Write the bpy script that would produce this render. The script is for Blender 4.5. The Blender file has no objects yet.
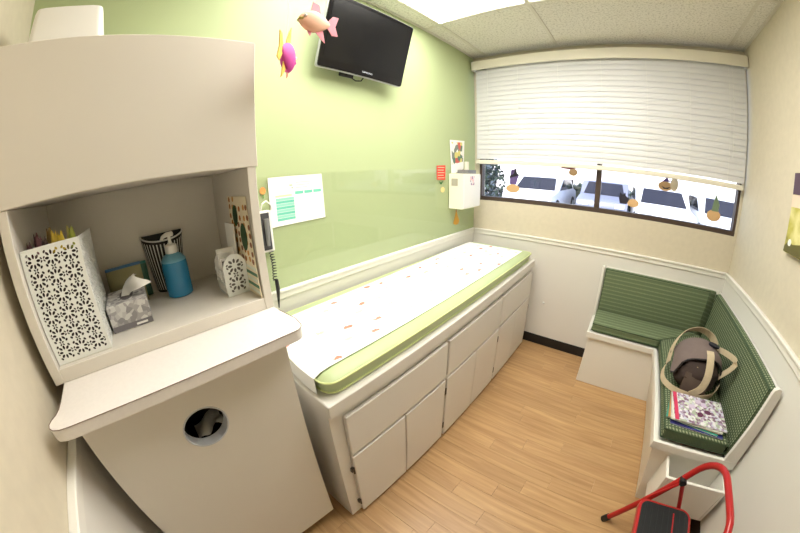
import bpy, bmesh, math, random
from mathutils import Vector, Matrix
PI = math.pi
random.seed(7)
scene = bpy.context.scene
COL = scene.collection

# ---------------------------------------------------------------- camera (a fisheye lens), sky, exposure
cd = bpy.data.cameras.new('camera'); cam = bpy.data.objects.new('camera', cd); COL.objects.link(cam)
cd.type = 'PANO'
cd.sensor_fit = 'HORIZONTAL'; cd.sensor_width = 36.0; cd.sensor_height = 36.0*533/800
cy = cd.cycles if hasattr(cd, 'cycles') and hasattr(cd.cycles, 'panorama_type') else cd
cy.panorama_type = 'FISHEYE_LENS_POLYNOMIAL'
cy.fisheye_fov = 3.6
cy.fisheye_polynomial_k0 = 0.0
cy.fisheye_polynomial_k1 = -0.0741373324594261
cy.fisheye_polynomial_k2 = -7.666133445614135e-06
cy.fisheye_polynomial_k3 = 2.253743949346544e-05
cy.fisheye_polynomial_k4 = -3.4451530603063304e-07
CR = Vector((0.75379696, 0.65678736, -0.02050615)); CU = Vector((-0.18991976, 0.2476341, 0.95005676)); CF = Vector((-0.6290633, 0.71225537, -0.31140273))
cam.matrix_world = Matrix(((CR.x, CU.x, -CF.x, 1.23654), (CR.y, CU.y, -CF.y, -2.41381), (CR.z, CU.z, -CF.z, 1.45280), (0, 0, 0, 1)))
cd.clip_start = 0.01
scene.camera = cam

world = bpy.data.worlds.new('world'); scene.world = world; world.use_nodes = True
wn = world.node_tree.nodes; wl = world.node_tree.links
sky = wn.new('ShaderNodeTexSky'); sky.sky_type = 'NISHITA'; sky.sun_disc = False
sky.sun_elevation = math.radians(48); sky.sun_rotation = math.radians(200); sky.air_density = 1.0; sky.dust_density = 2.5
bg = wn['Background']; bg.inputs['Strength'].default_value = 0.55
wl.new(sky.outputs[0], bg.inputs[0])
sd = bpy.data.lights.new('sun', 'SUN'); sd.energy = 4.5; sd.angle = math.radians(0.6); sd.color = (1.0, .96, .9)
sun = bpy.data.objects.new('sun', sd); COL.objects.link(sun); sun.location = (3, -6, 12)
sun.rotation_euler = Vector((0.25, 0.66, -0.74)).to_track_quat('-Z', 'Y').to_euler()   # shines away from the room, onto the car park
LIGHT_POWER = 11.5
scene.view_settings.view_transform = 'Standard'; scene.view_settings.look = 'None'
scene.view_settings.exposure = 0.14; scene.view_settings.gamma = 1.0; scene.view_settings.use_curve_mapping = False

# ---------------------------------------------------------------- materials
def lin(c):
    return tuple((x/12.92 if x <= .04045 else ((x+.055)/1.055)**2.4) for x in (v/255. for v in c))
def newmat(name):
    m = bpy.data.materials.new(name); m.use_nodes = True
    return m, m.node_tree.nodes, m.node_tree.links, m.node_tree.nodes['Principled BSDF']
def mat(name, rgb, rough=.5, metal=0., var=.03, scale=6., bump=0., bscale=200., spec=.5, coat=0., emit=None, estr=0., trans=0., ior=1.45, sss=0.):
    m, n, l, b = newmat(name)
    c = lin(rgb)
    b.inputs['Roughness'].default_value = rough; b.inputs['Metallic'].default_value = metal
    b.inputs['Specular IOR Level'].default_value = spec; b.inputs['Coat Weight'].default_value = coat
    b.inputs['Transmission Weight'].default_value = trans; b.inputs['IOR'].default_value = ior
    tc = n.new('ShaderNodeTexCoord')
    nz = n.new('ShaderNodeTexNoise'); nz.inputs['Scale'].default_value = scale; nz.inputs['Detail'].default_value = 4
    l.new(tc.outputs['Object'], nz.inputs['Vector'])
    r = n.new('ShaderNodeValToRGB')
    r.color_ramp.elements[0].position = .3; r.color_ramp.elements[1].position = .7
    r.color_ramp.elements[0].color = (*[x*(1-var) for x in c], 1); r.color_ramp.elements[1].color = (*[min(1, x*(1+var)) for x in c], 1)
    l.new(nz.outputs['Fac'], r.inputs[0]); l.new(r.outputs[0], b.inputs['Base Color'])
    if bump:
        nb = n.new('ShaderNodeTexNoise'); nb.inputs['Scale'].default_value = bscale; nb.inputs['Detail'].default_value = 3
        l.new(tc.outputs['Object'], nb.inputs['Vector'])
        bp = n.new('ShaderNodeBump'); bp.inputs['Strength'].default_value = bump; bp.inputs['Distance'].default_value = .002
        l.new(nb.outputs['Fac'], bp.inputs['Height']); l.new(bp.outputs[0], b.inputs['Normal'])
    if emit:
        b.inputs['Emission Color'].default_value = (*lin(emit), 1); b.inputs['Emission Strength'].default_value = estr
    return m
def clear_mat(name, tint=(.97, .98, .97), ior=1.45, rough=.02):
    m, n, l, b = newmat(name); n.remove(b)
    out = n['Material Output']; t = n.new('ShaderNodeBsdfTransparent'); t.inputs[0].default_value = (*tint, 1)
    g = n.new('ShaderNodeBsdfGlossy'); g.inputs['Roughness'].default_value = rough
    f = n.new('ShaderNodeFresnel'); f.inputs['IOR'].default_value = ior
    ge = n.new('ShaderNodeNewGeometry'); fs = n.new('ShaderNodeMath'); fs.operation = 'SUBTRACT'; fs.inputs[0].default_value = 1.0; l.new(ge.outputs['Backfacing'], fs.inputs[1])
    fm = n.new('ShaderNodeMath'); fm.operation = 'MULTIPLY'; l.new(f.outputs[0], fm.inputs[0]); l.new(fs.outputs[0], fm.inputs[1])   # only the outer faces of the sheet reflect
    mx = n.new('ShaderNodeMixShader'); l.new(fm.outputs[0], mx.inputs[0]); l.new(t.outputs[0], mx.inputs[1]); l.new(g.outputs[0], mx.inputs[2])
    l.new(mx.outputs[0], out.inputs['Surface'])
    return m

M = {}
M['green'] = mat('green_wall_paint', (174, 187, 142), .62, var=.015, scale=2.5, bump=.05, bscale=260)
M['beige'] = mat('beige_wall_covering', (209, 199, 178), .7, var=.03, scale=30, bump=.12, bscale=320)
M['white_paint'] = mat('white_trim_paint', (233, 230, 222), .38, var=.012, scale=3)
M['wainscot'] = mat('white_wainscot', (226, 223, 216), .42, var=.015, scale=2)
M['cab'] = mat('white_laminate', (225, 221, 214), .42, var=.012, scale=2)
M['hutch'] = mat('warm_white_laminate', (218, 212, 201), .45, var=.012, scale=3)
M['counter'] = mat('counter_laminate', (232, 226, 221), .35, var=.02, scale=90)
M['black_base'] = mat('black_vinyl', (30, 27, 26), .45, var=.1)
M['bronze'] = mat('bronze_window_frame', (72, 58, 50), .45, var=.06)
M['blind'] = mat('white_blind_slat', (216, 216, 217), .45, var=.01)
M['blind_rail'] = mat('cream_blind_rail', (228, 223, 208), .45, var=.015)
M['cord'] = mat('white_cord', (225, 225, 222), .7)
M['tee'] = mat('ceiling_tee_metal', (214, 210, 198), .5, var=.01)
M['troffer'] = mat('white_troffer_frame', (236, 236, 230), .4)
M['diffuser'] = mat('glowing_acrylic_diffuser', (245, 245, 240), .4, emit=(255, 251, 243), estr=LIGHT_POWER)
M['glass'] = clear_mat('window_glass')
M['acrylic'] = clear_mat('clear_acrylic', (.99, .993, .987), 1.49, .015)
M['vinyl'] = mat('pale_green_vinyl', (180, 194, 146), .42, var=.03, scale=10, bump=.08, bscale=60)
M['piping'] = mat('green_piping', (216, 226, 160), .45)
M['chrome'] = mat('brushed_steel', (190, 188, 185), .3, metal=1.)
M['hinge'] = mat('dark_hinge_metal', (96, 90, 84), .4, metal=.8)
M['black'] = mat('black_plastic', (20, 20, 21), .38, var=.08)
M['gloss_black'] = mat('glossy_black_plastic', (14, 13, 16), .14, var=.05)
M['screen'] = mat('dark_screen', (16, 16, 18), .22, var=.05)
M['silver'] = mat('silver_plastic', (190, 192, 196), .35, var=.02)
M['logo'] = mat('pale_print', (200, 205, 215), .5)
M['red'] = mat('red_enamel', (176, 26, 30), .3, var=.05, coat=.3)
M['rubber'] = mat('black_ribbed_rubber', (26, 29, 31), .6, var=.12)
M['bag'] = mat('black_bin_liner', (22, 22, 24), .3, var=.2, scale=30)
M['tissue'] = mat('white_tissue', (238, 236, 232), .85, bump=.2, bscale=60)
M['white_plastic'] = mat('white_plastic', (235, 233, 228), .35, var=.01)
M['ivory'] = mat('ivory_plastic', (240, 236, 214), .4, var=.01)
M['wire_white'] = mat('white_enamelled_metal', (232, 234, 230), .4, var=.015)
M['paper'] = mat('white_paper', (244, 243, 238), .8, var=.01)
M['grey_face'] = mat('grey_plastic', (120, 120, 122), .4, var=.05)
M['thread'] = mat('clear_thread', (235, 235, 225), .5)
M['asphalt'] = mat('pale_asphalt', (176, 174, 178), .9, var=.08, scale=3)
M['render'] = mat('white_stucco', (236, 234, 236), .8, var=.02)
M['dark_glass'] = mat('dark_car_glass', (40, 40, 50), .1, var=.05)
M['tyre'] = mat('tyre_rubber', (28, 28, 30), .8)
def flat(name, rgb, rough=.6): 
    k = 'f_'+name
    if k not in M: M[k] = mat(name, rgb, rough, var=.05, scale=20)
    return M[k]

def fabric_mat(name, dark, light, kind):
    m, n, l, b = newmat(name); b.inputs['Roughness'].default_value = .85; b.inputs['Specular IOR Level'].default_value = .2
    tc = n.new('ShaderNodeTexCoord'); sep = n.new('ShaderNodeSeparateXYZ'); l.new(tc.outputs['Object'], sep.inputs[0])
    def math_(op, a, bb=None):
        q = n.new('ShaderNodeMath'); q.operation = op
        for i, v in enumerate((a, bb)):
            if v is None: continue
            if isinstance(v, (int, float)): q.inputs[i].default_value = v
            else: l.new(v, q.inputs[i])
        return q.outputs[0]
    f = 2*PI/.034
    if kind == 'dots':      # woven diamond spots
        u = math_('ADD', sep.outputs[1], 0.0); v = math_('ADD', sep.outputs[2], sep.outputs[0])
        a = math_('SINE', math_('MULTIPLY', math_('ADD', u, v), f)); c = math_('SINE', math_('MULTIPLY', math_('SUBTRACT', u, v), f))
        h = math_('MULTIPLY', a, c)
    else:                   # fine ribs along the cushion
        v = math_('ADD', sep.outputs[2], math_('MULTIPLY', sep.outputs[1], .7))
        h = math_('MULTIPLY', math_('SINE', math_('MULTIPLY', v, 2*PI/.030)), .55)
    nz = n.new('ShaderNodeTexNoise'); nz.inputs['Scale'].default_value = 160; l.new(tc.outputs['Object'], nz.inputs['Vector'])
    h2 = math_('ADD', h, math_('MULTIPLY', math_('SUBTRACT', nz.outputs['Fac'], .5), .8))
    r = n.new('ShaderNodeValToRGB'); r.color_ramp.elements[0].position = .1; r.color_ramp.elements[1].position = .75
    r.color_ramp.elements[0].color = (*lin(dark), 1); r.color_ramp.elements[1].color = (*lin(light), 1)
    l.new(h2, r.inputs[0]); l.new(r.outputs[0], b.inputs['Base Color'])
    bp = n.new('ShaderNodeBump'); bp.inputs['Strength'].default_value = .3; bp.inputs['Distance'].default_value = .001
    l.new(h2, bp.inputs['Height']); l.new(bp.outputs[0], b.inputs['Normal'])
    return m
M['fab_dots'] = fabric_mat('green_spotted_upholstery', (80, 94, 70), (156, 164, 132), 'dots')
M['fab_rib'] = fabric_mat('green_ribbed_upholstery', (102, 115, 86), (130, 142, 110), 'rib')
M['fab_trim'] = mat('dark_green_piping', (62, 82, 58), .8)

def wood_mat():
    m, n, l, b = newmat('oak_plank'); b.inputs['Roughness'].default_value = .36; b.inputs['Specular IOR Level'].default_value = .4
    tc = n.new('ShaderNodeTexCoord'); oi = n.new('ShaderNodeObjectInfo')
    add = n.new('ShaderNodeVectorMath'); add.operation = 'ADD'
    cmb = n.new('ShaderNodeCombineXYZ'); mul = n.new('ShaderNodeMath'); mul.operation = 'MULTIPLY'; mul.inputs[1].default_value = 37.
    l.new(oi.outputs['Random'], mul.inputs[0]); l.new(mul.outputs[0], cmb.inputs[0]); l.new(mul.outputs[0], cmb.inputs[1])
    l.new(tc.outputs['Object'], add.inputs[0]); l.new(cmb.outputs[0], add.inputs[1])
    mp = n.new('ShaderNodeMapping'); mp.inputs['Scale'].default_value = (1.6, 26, 26); l.new(add.outputs[0], mp.inputs[0])
    nz = n.new('ShaderNodeTexNoise'); nz.inputs['Scale'].default_value = 1.6; nz.inputs['Detail'].default_value = 6; nz.inputs['Distortion'].default_value = .6
    l.new(mp.outputs[0], nz.inputs['Vector'])
    r = n.new('ShaderNodeValToRGB'); e = r.color_ramp.elements
    e[0].position = .28; e[1].position = .75; e[0].color = (*lin((166, 128, 86)), 1); e[1].color = (*lin((200, 163, 116)), 1)
    l.new(nz.outputs['Fac'], r.inputs[0])
    hs = n.new('ShaderNodeHueSaturation'); l.new(r.outputs[0], hs.inputs['Color'])
    mr = n.new('ShaderNodeMapRange'); mr.inputs['To Min'].default_value = .94; mr.inputs['To Max'].default_value = 1.05
    l.new(oi.outputs['Random'], mr.inputs[0]); l.new(mr.outputs[0], hs.inputs['Value']); l.new(hs.outputs[0], b.inputs['Base Color'])
    bp = n.new('ShaderNodeBump'); bp.inputs['Strength'].default_value = .08; bp.inputs['Distance'].default_value = .001
    l.new(nz.outputs['Fac'], bp.inputs['Height']); l.new(bp.outputs[0], b.inputs['Normal'])
    return m
M['wood'] = wood_mat()
def tile_mat():
    m, n, l, b = newmat('fissured_ceiling_tile'); b.inputs['Roughness'].default_value = .9
    tc = n.new('ShaderNodeTexCoord'); v = n.new('ShaderNodeTexNoise'); v.inputs['Scale'].default_value = 75; v.inputs['Detail'].default_value = 5; v.inputs['Roughness'].default_value = .7
    l.new(tc.outputs['Object'], v.inputs['Vector'])
    r = n.new('ShaderNodeValToRGB'); e = r.color_ramp.elements; e[0].position = .36; e[1].position = .5
    e[0].color = (*lin((190, 186, 176)), 1); e[1].color = (*lin((230, 227, 218)), 1)
    l.new(v.outputs['Fac'], r.inputs[0]); l.new(r.outputs[0], b.inputs['Base Color'])
    bp = n.new('ShaderNodeBump'); bp.inputs['Strength'].default_value = .35; bp.inputs['Distance'].default_value = .003
    l.new(v.outputs['Fac'], bp.inputs['Height']); l.new(bp.outputs[0], b.inputs['Normal'])
    return m
M['tile'] = tile_mat()
def voro_mat(name, cols, scale, rough=.6, rand=1.0):
    m, n, l, b = newmat(name); b.inputs['Roughness'].default_value = rough
    tc = n.new('ShaderNodeTexCoord'); v = n.new('ShaderNodeTexVoronoi'); v.inputs['Scale'].default_value = scale; v.inputs['Randomness'].default_value = rand
    l.new(tc.outputs['Object'], v.inputs['Vector']); sp = n.new('ShaderNodeSeparateColor'); l.new(v.outputs['Color'], sp.inputs[0])
    r = n.new('ShaderNodeValToRGB'); r.color_ramp.interpolation = 'CONSTANT'; e = r.color_ramp.elements
    while len(e) < len(cols): e.new(.5)
    for i, c in enumerate(cols): e[i].position = i/len(cols); e[i].color = (*lin(c), 1)
    l.new(sp.outputs[0], r.inputs[0]); l.new(r.outputs[0], b.inputs['Base Color'])
    return m
M['tissue_print'] = voro_mat('grey_leaf_print', [(190, 187, 185), (164, 160, 160), (206, 204, 200), (142, 139, 140)], 75)
M['cover_print'] = voro_mat('magazine_cover_print', [(226, 222, 226), (170, 150, 178), (206, 214, 200), (130, 100, 124), (200, 200, 216), (170, 180, 160)], 75)
M['leaf_print'] = voro_mat('foliage', [(24, 34, 30), (44, 58, 46), (70, 84, 74), (100, 110, 120)], 5)

# ---------------------------------------------------------------- mesh helpers
class MB:
    def __init__(s, mtx=None): s.v = []; s.f = []; s.sm = []; s.M = mtx
    def add(s, vs, fs, smooth=False):
        o = len(s.v)
        for p in vs:
            p = Vector(p); s.v.append(s.M @ p if s.M else p)
        for f in fs: s.f.append([i+o for i in f]); s.sm.append(smooth)
        return s
    def box(s, lo, hi, bev=0.):
        lo = Vector(lo); hi = Vector(hi)
        bm = bmesh.new(); bmesh.ops.create_cube(bm, size=1.)
        for v in bm.verts: v.co = Vector([(lo[i]+hi[i])/2+v.co[i]*(hi[i]-lo[i]) for i in range(3)])
        if bev: bmesh.ops.bevel(bm, geom=bm.edges[:], offset=bev, segments=2 if bev > .004 else 1, profile=.6, affect='EDGES')
        s.bm(bm); return s
    def bm(s, bm, smooth=False):
        bm.verts.index_update(); s.add([v.co.copy() for v in bm.verts], [[v.index for v in f.verts] for f in bm.faces], smooth); bm.free(); return s
    def prism(s, poly, z0, z1, bev=0., axis='z', seg=2):
        def p3(p, h): return {'z': (p[0], p[1], h), 'y': (p[0], h, p[1]), 'x': (h, p[0], p[1])}[axis]
        bm = bmesh.new(); n = len(poly)
        a = [bm.verts.new(p3(p, z0)) for p in poly]; b = [bm.verts.new(p3(p, z1)) for p in poly]
        bm.faces.new(a[::-1]); bm.faces.new(b)
        for i in range(n): bm.faces.new((a[i], a[(i+1) % n], b[(i+1) % n], b[i]))
        bmesh.ops.recalc_face_normals(bm, faces=bm.faces[:])
        if bev: bmesh.ops.bevel(bm, geom=bm.edges[:], offset=bev, segments=seg, profile=.6, affect='EDGES')
        s.bm(bm, bev >= .012); return s
    def tube(s, path, r, n=10, closed=False, flatten=None):
        P = [Vector(p) for p in path]; m = len(P); rs = r if isinstance(r, (list, tuple)) else [r]*m
        vs = []; fs = []; ref = None
        for i, p in enumerate(P):
            t = (P[(i+1) % m]-P[i-1]) if closed else (P[min(i+1, m-1)]-P[max(i-1, 0)])
            t.normalize()
            if ref is None: ref = t.orthogonal().normalized() if flatten is None else Vector(flatten[0])
            a = ref-t*ref.dot(t)
            if a.length < 1e-5: a = t.orthogonal()
            a.normalize(); ref = a if flatten is None else Vector(flatten[0]); b = t.cross(a)
            fw, ft = (1, 1) if flatten is None else flatten[1]
            for k in range(n): vs.append(p+(a*math.cos(2*PI*k/n)*fw+b*math.sin(2*PI*k/n)*ft)*rs[i])
        for i in range(m if closed else m-1):
            for k in range(n):
                j = (i+1) % m; fs.append([i*n+k, i*n+(k+1) % n, j*n+(k+1) % n, j*n+k])
        if not closed: fs.append(list(range(n))[::-1]); fs.append([(m-1)*n+k for k in range(n)])
        return s.add(vs, fs, True)
    def ribbon(s, path, wdir, w, th):
        """strap: flat band along path; wdir is the width direction (one or per point)"""
        P = [Vector(p) for p in path]; vs = []; fs = []; m = len(P)
        for i, p in enumerate(P):
            t = (P[min(i+1, m-1)]-P[max(i-1, 0)]).normalized()
            d = Vector(wdir[i] if isinstance(wdir, list) else wdir); d = (d-t*d.dot(t)).normalized(); nn = t.cross(d)
            for a, b in ((-1, -1), (1, -1), (1, 1), (-1, 1)): vs.append(p+d*a*w/2+nn*b*th/2)
        for i in range(m-1):
            for k in range(4): fs.append([i*4+k, i*4+(k+1) % 4, (i+1)*4+(k+1) % 4, (i+1)*4+k])
        fs.append([3, 2, 1, 0]); fs.append([(m-1)*4+k for k in range(4)])
        return s.add(vs, fs)
    def lathe(s, prof, c=(0, 0, 0), n=24, sx=1, sy=1, a0=0, a1=2*PI):
        full = abs(a1-a0-2*PI) < 1e-6; vs = []; fs = []; m = len(prof); k_ = n if full else n+1
        for k in range(k_):
            a = a0+(a1-a0)*k/n
            for r, z in prof: vs.append((c[0]+r*math.cos(a)*sx, c[1]+r*math.sin(a)*sy, c[2]+z))
        for k in range(n):
            for i in range(m-1): fs.append([k*m+i, ((k+1) % k_)*m+i, ((k+1) % k_)*m+i+1, k*m+i+1])
        return s.add(vs, fs, True)
    def grid(s, fn, nu, nv, smooth=True, closed_u=False):
        vs = [fn(i/nu, j/nv) for i in range(nu+(0 if closed_u else 1)) for j in range(nv+1)]; m = nv+1; q = nu+(0 if closed_u else 1)
        fs = [[i*m+j, ((i+1) % q)*m+j, ((i+1) % q)*m+j+1, i*m+j+1] for i in range(nu) for j in range(nv)]
        return s.add(vs, fs, smooth)
    def quad(s, a, b, c, d): return s.add([a, b, c, d], [[0, 1, 2, 3]])
    def mesh(s, name, origin):
        me = bpy.data.meshes.new(name); o = Vector(origin)
        me.from_pydata([tuple(v-o) for v in s.v], [], s.f); me.polygons.foreach_set('use_smooth', s.sm); me.update()
        bm = bmesh.new(); bm.from_mesh(me); bmesh.ops.remove_doubles(bm, verts=bm.verts[:], dist=1e-6)
        bmesh.ops.recalc_face_normals(bm, faces=bm.faces[:]); bm.to_mesh(me); bm.free()
        return me
WORLD = {}
def set_smooth(me, ang=40):
    bm = bmesh.new(); bm.from_mesh(me)
    for e in bm.edges: e.smooth = len(e.link_faces) == 2 and e.calc_face_angle(0) < math.radians(ang)
    bm.to_mesh(me); bm.free()
def finish(name, me, m, parent, origin):
    me.materials.append(M[m] if isinstance(m, str) else m); set_smooth(me)
    o = bpy.data.objects.new(name, me); COL.objects.link(o)
    if parent is not None: o.parent = parent; WORLD[o.name] = WORLD[parent.name]
    else: o.location = origin; WORLD[o.name] = Vector(origin)
    return o
def part(name, mb, m, parent, label=None):
    me = mb.mesh(name, WORLD[parent.name]); o = finish(name, me, m, parent, None)
    if label: o['label'] = label
    return o
def tag(o, label, cat, group=None):
    o['label'] = label; o['category'] = cat
    if group: o['group'] = group
    return o
def solid(name, mb, m, label, cat, group=None):
    xs = [v.x for v in mb.v]; ys = [v.y for v in mb.v]; zs = [v.z for v in mb.v]
    org = ((min(xs)+max(xs))/2, (min(ys)+max(ys))/2, min(zs))
    return tag(finish(name, mb.mesh(name, org), m, None, org), label, cat, group)
def thing(name, loc, label, cat, group=None):
    o = bpy.data.objects.new(name, None); COL.objects.link(o); o.location = loc; o.empty_display_size = .05; WORLD[o.name] = Vector(loc)
    return tag(o, label, cat, group)
def struct(name, mb, m):
    o = finish(name, mb.mesh(name, (0, 0, 0)), m, None, (0, 0, 0)); o['kind'] = 'structure'; return o
def copy_part(src, parent, off=(0, 0, 0), name=None):
    c = src.copy(); COL.objects.link(c); c.parent = parent; c.location = Vector(src.location)+Vector(off); WORLD[c.name] = WORLD[parent.name]
    return c
def curve_panel(name, outer, holes, th, mtx, m, parent, bevel=0.):
    """perforated sheet: outline with holes, filled, given thickness and placed by a matrix (world)"""
    cu = bpy.data.curves.new(name, 'CURVE'); cu.dimensions = '2D'; cu.fill_mode = 'BOTH'; cu.extrude = th/2
    for loop in [outer]+holes:
        sp = cu.splines.new('POLY'); sp.points.add(len(loop)-1); sp.use_cyclic_u = True
        for i, p in enumerate(loop): sp.points[i].co = (p[0], p[1], 0, 1)
    tmp = bpy.data.objects.new(name, cu); COL.objects.link(tmp)
    dg = bpy.context.evaluated_depsgraph_get(); me = bpy.data.meshes.new_from_object(tmp.evaluated_get(dg))
    bpy.data.objects.remove(tmp); bpy.data.curves.remove(cu)
    me.transform(Matrix.Translation(-WORLD[parent.name]) @ mtx); me.name = name; me.materials.clear()
    me.materials.append(M[m]); o = bpy.data.objects.new(name, me); COL.objects.link(o); o.parent = parent; WORLD[o.name] = WORLD[parent.name]
    return o
def basis(o, x, y, z): return Matrix(((x[0], y[0], z[0], o[0]), (x[1], y[1], z[1], o[1]), (x[2], y[2], z[2], o[2]), (0, 0, 0, 1)))
def ellipse(cx, cy_, rx, ry, n=14, rot=0): 
    return [(cx+rx*math.cos(a)*math.cos(rot)-ry*math.sin(a)*math.sin(rot), cy_+rx*math.cos(a)*math.sin(rot)+ry*math.sin(a)*math.cos(rot)) for a in [2*PI*i/n for i in range(n)]]

# ---------------------------------------------------------------- the room
W, H, YB = 2.115, 2.465, -2.775        # green wall x=0, window wall y=0, right wall x=W, wall behind the camera y=YB
RAIL = .952
wl_ = struct('wall_left', MB().box((-.12, YB-.12, 0), (0, .12, H+.1)), 'green')
wr_ = struct('wall_right', MB().box((W, YB-.12, 0), (W+.12, .12, H+.1)), 'beige')
DX0, DX1, DZ = 1.02, 1.93, 2.06      # unseen doorway and unlit hall, added behind the camera to cut bounce light
wf_ = struct('wall_front', MB().box((0, YB-.12, 0), (DX0, YB, H+.1)).box((DX1, YB-.12, 0), (W, YB, H+.1)).box((DX0, YB-.12, DZ), (DX1, YB, H+.1)), 'beige')
part('added_door_casing', MB().box((DX0-.07, YB, RAIL+.002), (DX0, YB+.016, DZ+.07), .003).box((DX1, YB, RAIL+.002), (DX1+.07, YB+.016, DZ+.07), .003).box((DX0, YB, DZ), (DX1, YB+.016, DZ+.07), .003), 'white_paint', wf_)
struct('wall_added_hall', MB().box((-.6, YB-1.42, 0), (2.9, YB-1.30, H)).box((-.72, YB-1.42, 0), (-.6, YB-.12, H)).box((2.9, YB-1.42, 0), (3.02, YB-.12, H)).box((-.6, YB-.2, 0), (-.12, YB-.12, H)).box((W+.12, YB-.2, 0), (2.9, YB-.12, H)), 'beige')
struct('floor_added_hall', MB().box((-.72, YB-1.42, -.06), (3.02, YB-.12, -.001)), flat('added_hall_carpet', (120, 104, 88)))
struct('ceiling_added_hall', MB().box((-.72, YB-1.42, H), (3.02, YB-.12, H+.05)), 'tile')
SILL, HEAD = 1.205, 2.42
wb_ = struct('wall_back', MB().box((0, 0, 0), (W, .12, SILL)).box((0, 0, HEAD), (W, .12, H+.1)).box((0, 0, SILL), (.045, .12, HEAD)).box((W-.018, 0, SILL), (W, .12, HEAD)), 'beige')
def wains(wall, lo, hi, n):    # sheet of wainscot and the chair rail above it, along one wall; n = inward normal
    lo = Vector(lo); hi = Vector(hi)
    part('wainscot', MB().box(lo, (hi.x, hi.y, RAIL-.03)), 'wainscot', wall)
    e = Vector(n)
    a = Vector((lo.x, lo.y, RAIL-.045)); b = Vector((hi.x, hi.y, RAIL-.012))
    for i in range(2):
        if e[i] > 0: b[i] += .008
        if e[i] < 0: a[i] -= .008
    mb = MB().box(a, b, .003)
    a = Vector((lo.x, lo.y, RAIL-.014)); b = Vector((hi.x, hi.y, RAIL))
    for i in range(2):
        if e[i] > 0: b[i] += .016
        if e[i] < 0: a[i] -= .016
    mb.box(a, b, .003)
    part('chair_rail', mb, 'white_paint', wall)
wains(wl_, (0, YB, 0), (.01, 0, 0), (1, 0, 0))
wains(wb_, (0, -.01, 0), (W, 0, 0), (0, -1, 0))
wains(wr_, (W-.01, YB, 0), (W, 0, 0), (-1, 0, 0))
wains(wf_, (0, YB, 0), (DX0, YB+.01, 0), (0, 1, 0)); wains(wf_, (DX1, YB, 0), (W, YB+.01, 0), (0, 1, 0))
struct('baseboard_back', MB().box((.55, -.017, 0), (1.18, -.010, .088), .002), 'black_base')
struct('baseboard_right', MB().box((W-.017, YB+.03, 0), (W-.010, -1.20, .088), .002), 'black_base')
struct('baseboard_front', MB().box((.02, YB+.010, 0), (DX0, YB+.017, .088), .002), 'black_base')
# floor of planks laid along x
fl = struct('floor', MB().box((-.12, YB-.12, -.06), (W+.12, .12, -.006)), flat('floor_underlay', (120, 88, 54)))
PW = .0915
rows = int(math.ceil(-YB/PW))
plank_meshes = {}
for r in range(rows):
    y1 = -r*PW; y0 = max(YB, y1-PW)
    if y1-y0 < .01: continue
    x = -random.random()*.8
    while x < W:
        L = random.choice((.62, .76, .9))
        a, b = max(0, x), min(W, x+L); x += L
        if b-a < .03: continue
        key = (round(b-a, 3), round(y1-y0, 4))
        if key not in plank_meshes:
            me = MB().box((.0003, .0003, 0), (b-a-.0003, y1-y0-.0003, .006), .0006).mesh('plank', (0, 0, 0)); me.materials.append(M['wood']); plank_meshes[key] = me
        o = bpy.data.objects.new('plank', plank_meshes[key]); COL.objects.link(o); o.parent = fl; o.location = (a, y0, -.006)
# ceiling: slab, tees, tiles
ce = struct('ceiling', MB().box((-.12, YB-.12, H+.05), (W+.12, .12, H+.12)), 'tile')
TX = [0, .128, .738, 1.348, 1.993, W]; TY = [0, -.716, -1.326, -1.936, -2.546, YB]
for x in (TX[1], TX[2], TX[4]): part('ceiling_tee', MB().box((x-.012, YB, H-.004), (x+.012, 0, H), .001).box((x-.003, YB, H), (x+.003, 0, H+.03)), 'tee', ce)
for y in TY[1:5]: part('ceiling_tee', MB().box((0, y-.012, H-.0045), (W, y+.012, H-.0005), .001).box((0, y-.003, H), (W, y+.003, H+.03)), 'tee', ce)
for a, b in (((0, YB, H-.005), (.02, 0, H)), ((W-.02, YB, H-.005), (W, 0, H)), ((0, -.02, H-.005), (W, 0, H)), ((0, YB, H-.005), (W, YB+.02, H))):
    part('wall_angle', MB().box(a, b, .001), 'tee', ce)
part('ceiling_tee', MB().box((TX[3]-.012, TY[3], H-.004), (TX[3]+.012, TY[1], H), .001).box((TX[3]-.003, TY[3], H), (TX[3]+.003, TY[1], H+.03)), 'tee', ce)
LIGHTS = {(1, 1), (1, 2), (2, 1), (2, 2)}
for i in range(5):
    for j in range(5):
        if (i, j) in LIGHTS: continue
        if i == 3 and j not in (1, 2): continue        # the four-foot tiles span two bays
        e_ = 2 if i == 2 else 1
        part('ceiling_tile', MB().box((TX[i]+.004, TY[j+1]+.004, H+.001), (TX[i+e_]-.004, TY[j]-.004, H+.016), .002), 'tile', ce)
def troffer(x0, x1, y0, y1, label):
    t = thing('ceiling_light', ((x0+x1)/2, (y0+y1)/2, H), label, 'ceiling light')
    w = .016
    mb = MB()
    for a, b in (((x0+.005, y0+.005), (x1-.005, y0+w)), ((x0+.005, y1-w), (x1-.005, y1-.005)), ((x0+.005, y0+w), (x0+w, y1-w)), ((x1-w, y0+w), (x1-.005, y1-w))):
        mb.box((a[0], a[1], H+.0005), (b[0], b[1], H+.03))
    part('frame', mb, 'troffer', t)
    part('diffuser', MB().box((x0+w, y0+w, H+.002), (x1-w, y1-w, H+.006)), 'diffuser', t)
troffer(TX[1], TX[2], TY[3], TY[1], 'glowing fluorescent ceiling panel along the green wall beside the television')
troffer(TX[2], TX[3], TY[3], TY[1], 'glowing fluorescent ceiling panel over the middle of the floor')

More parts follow.
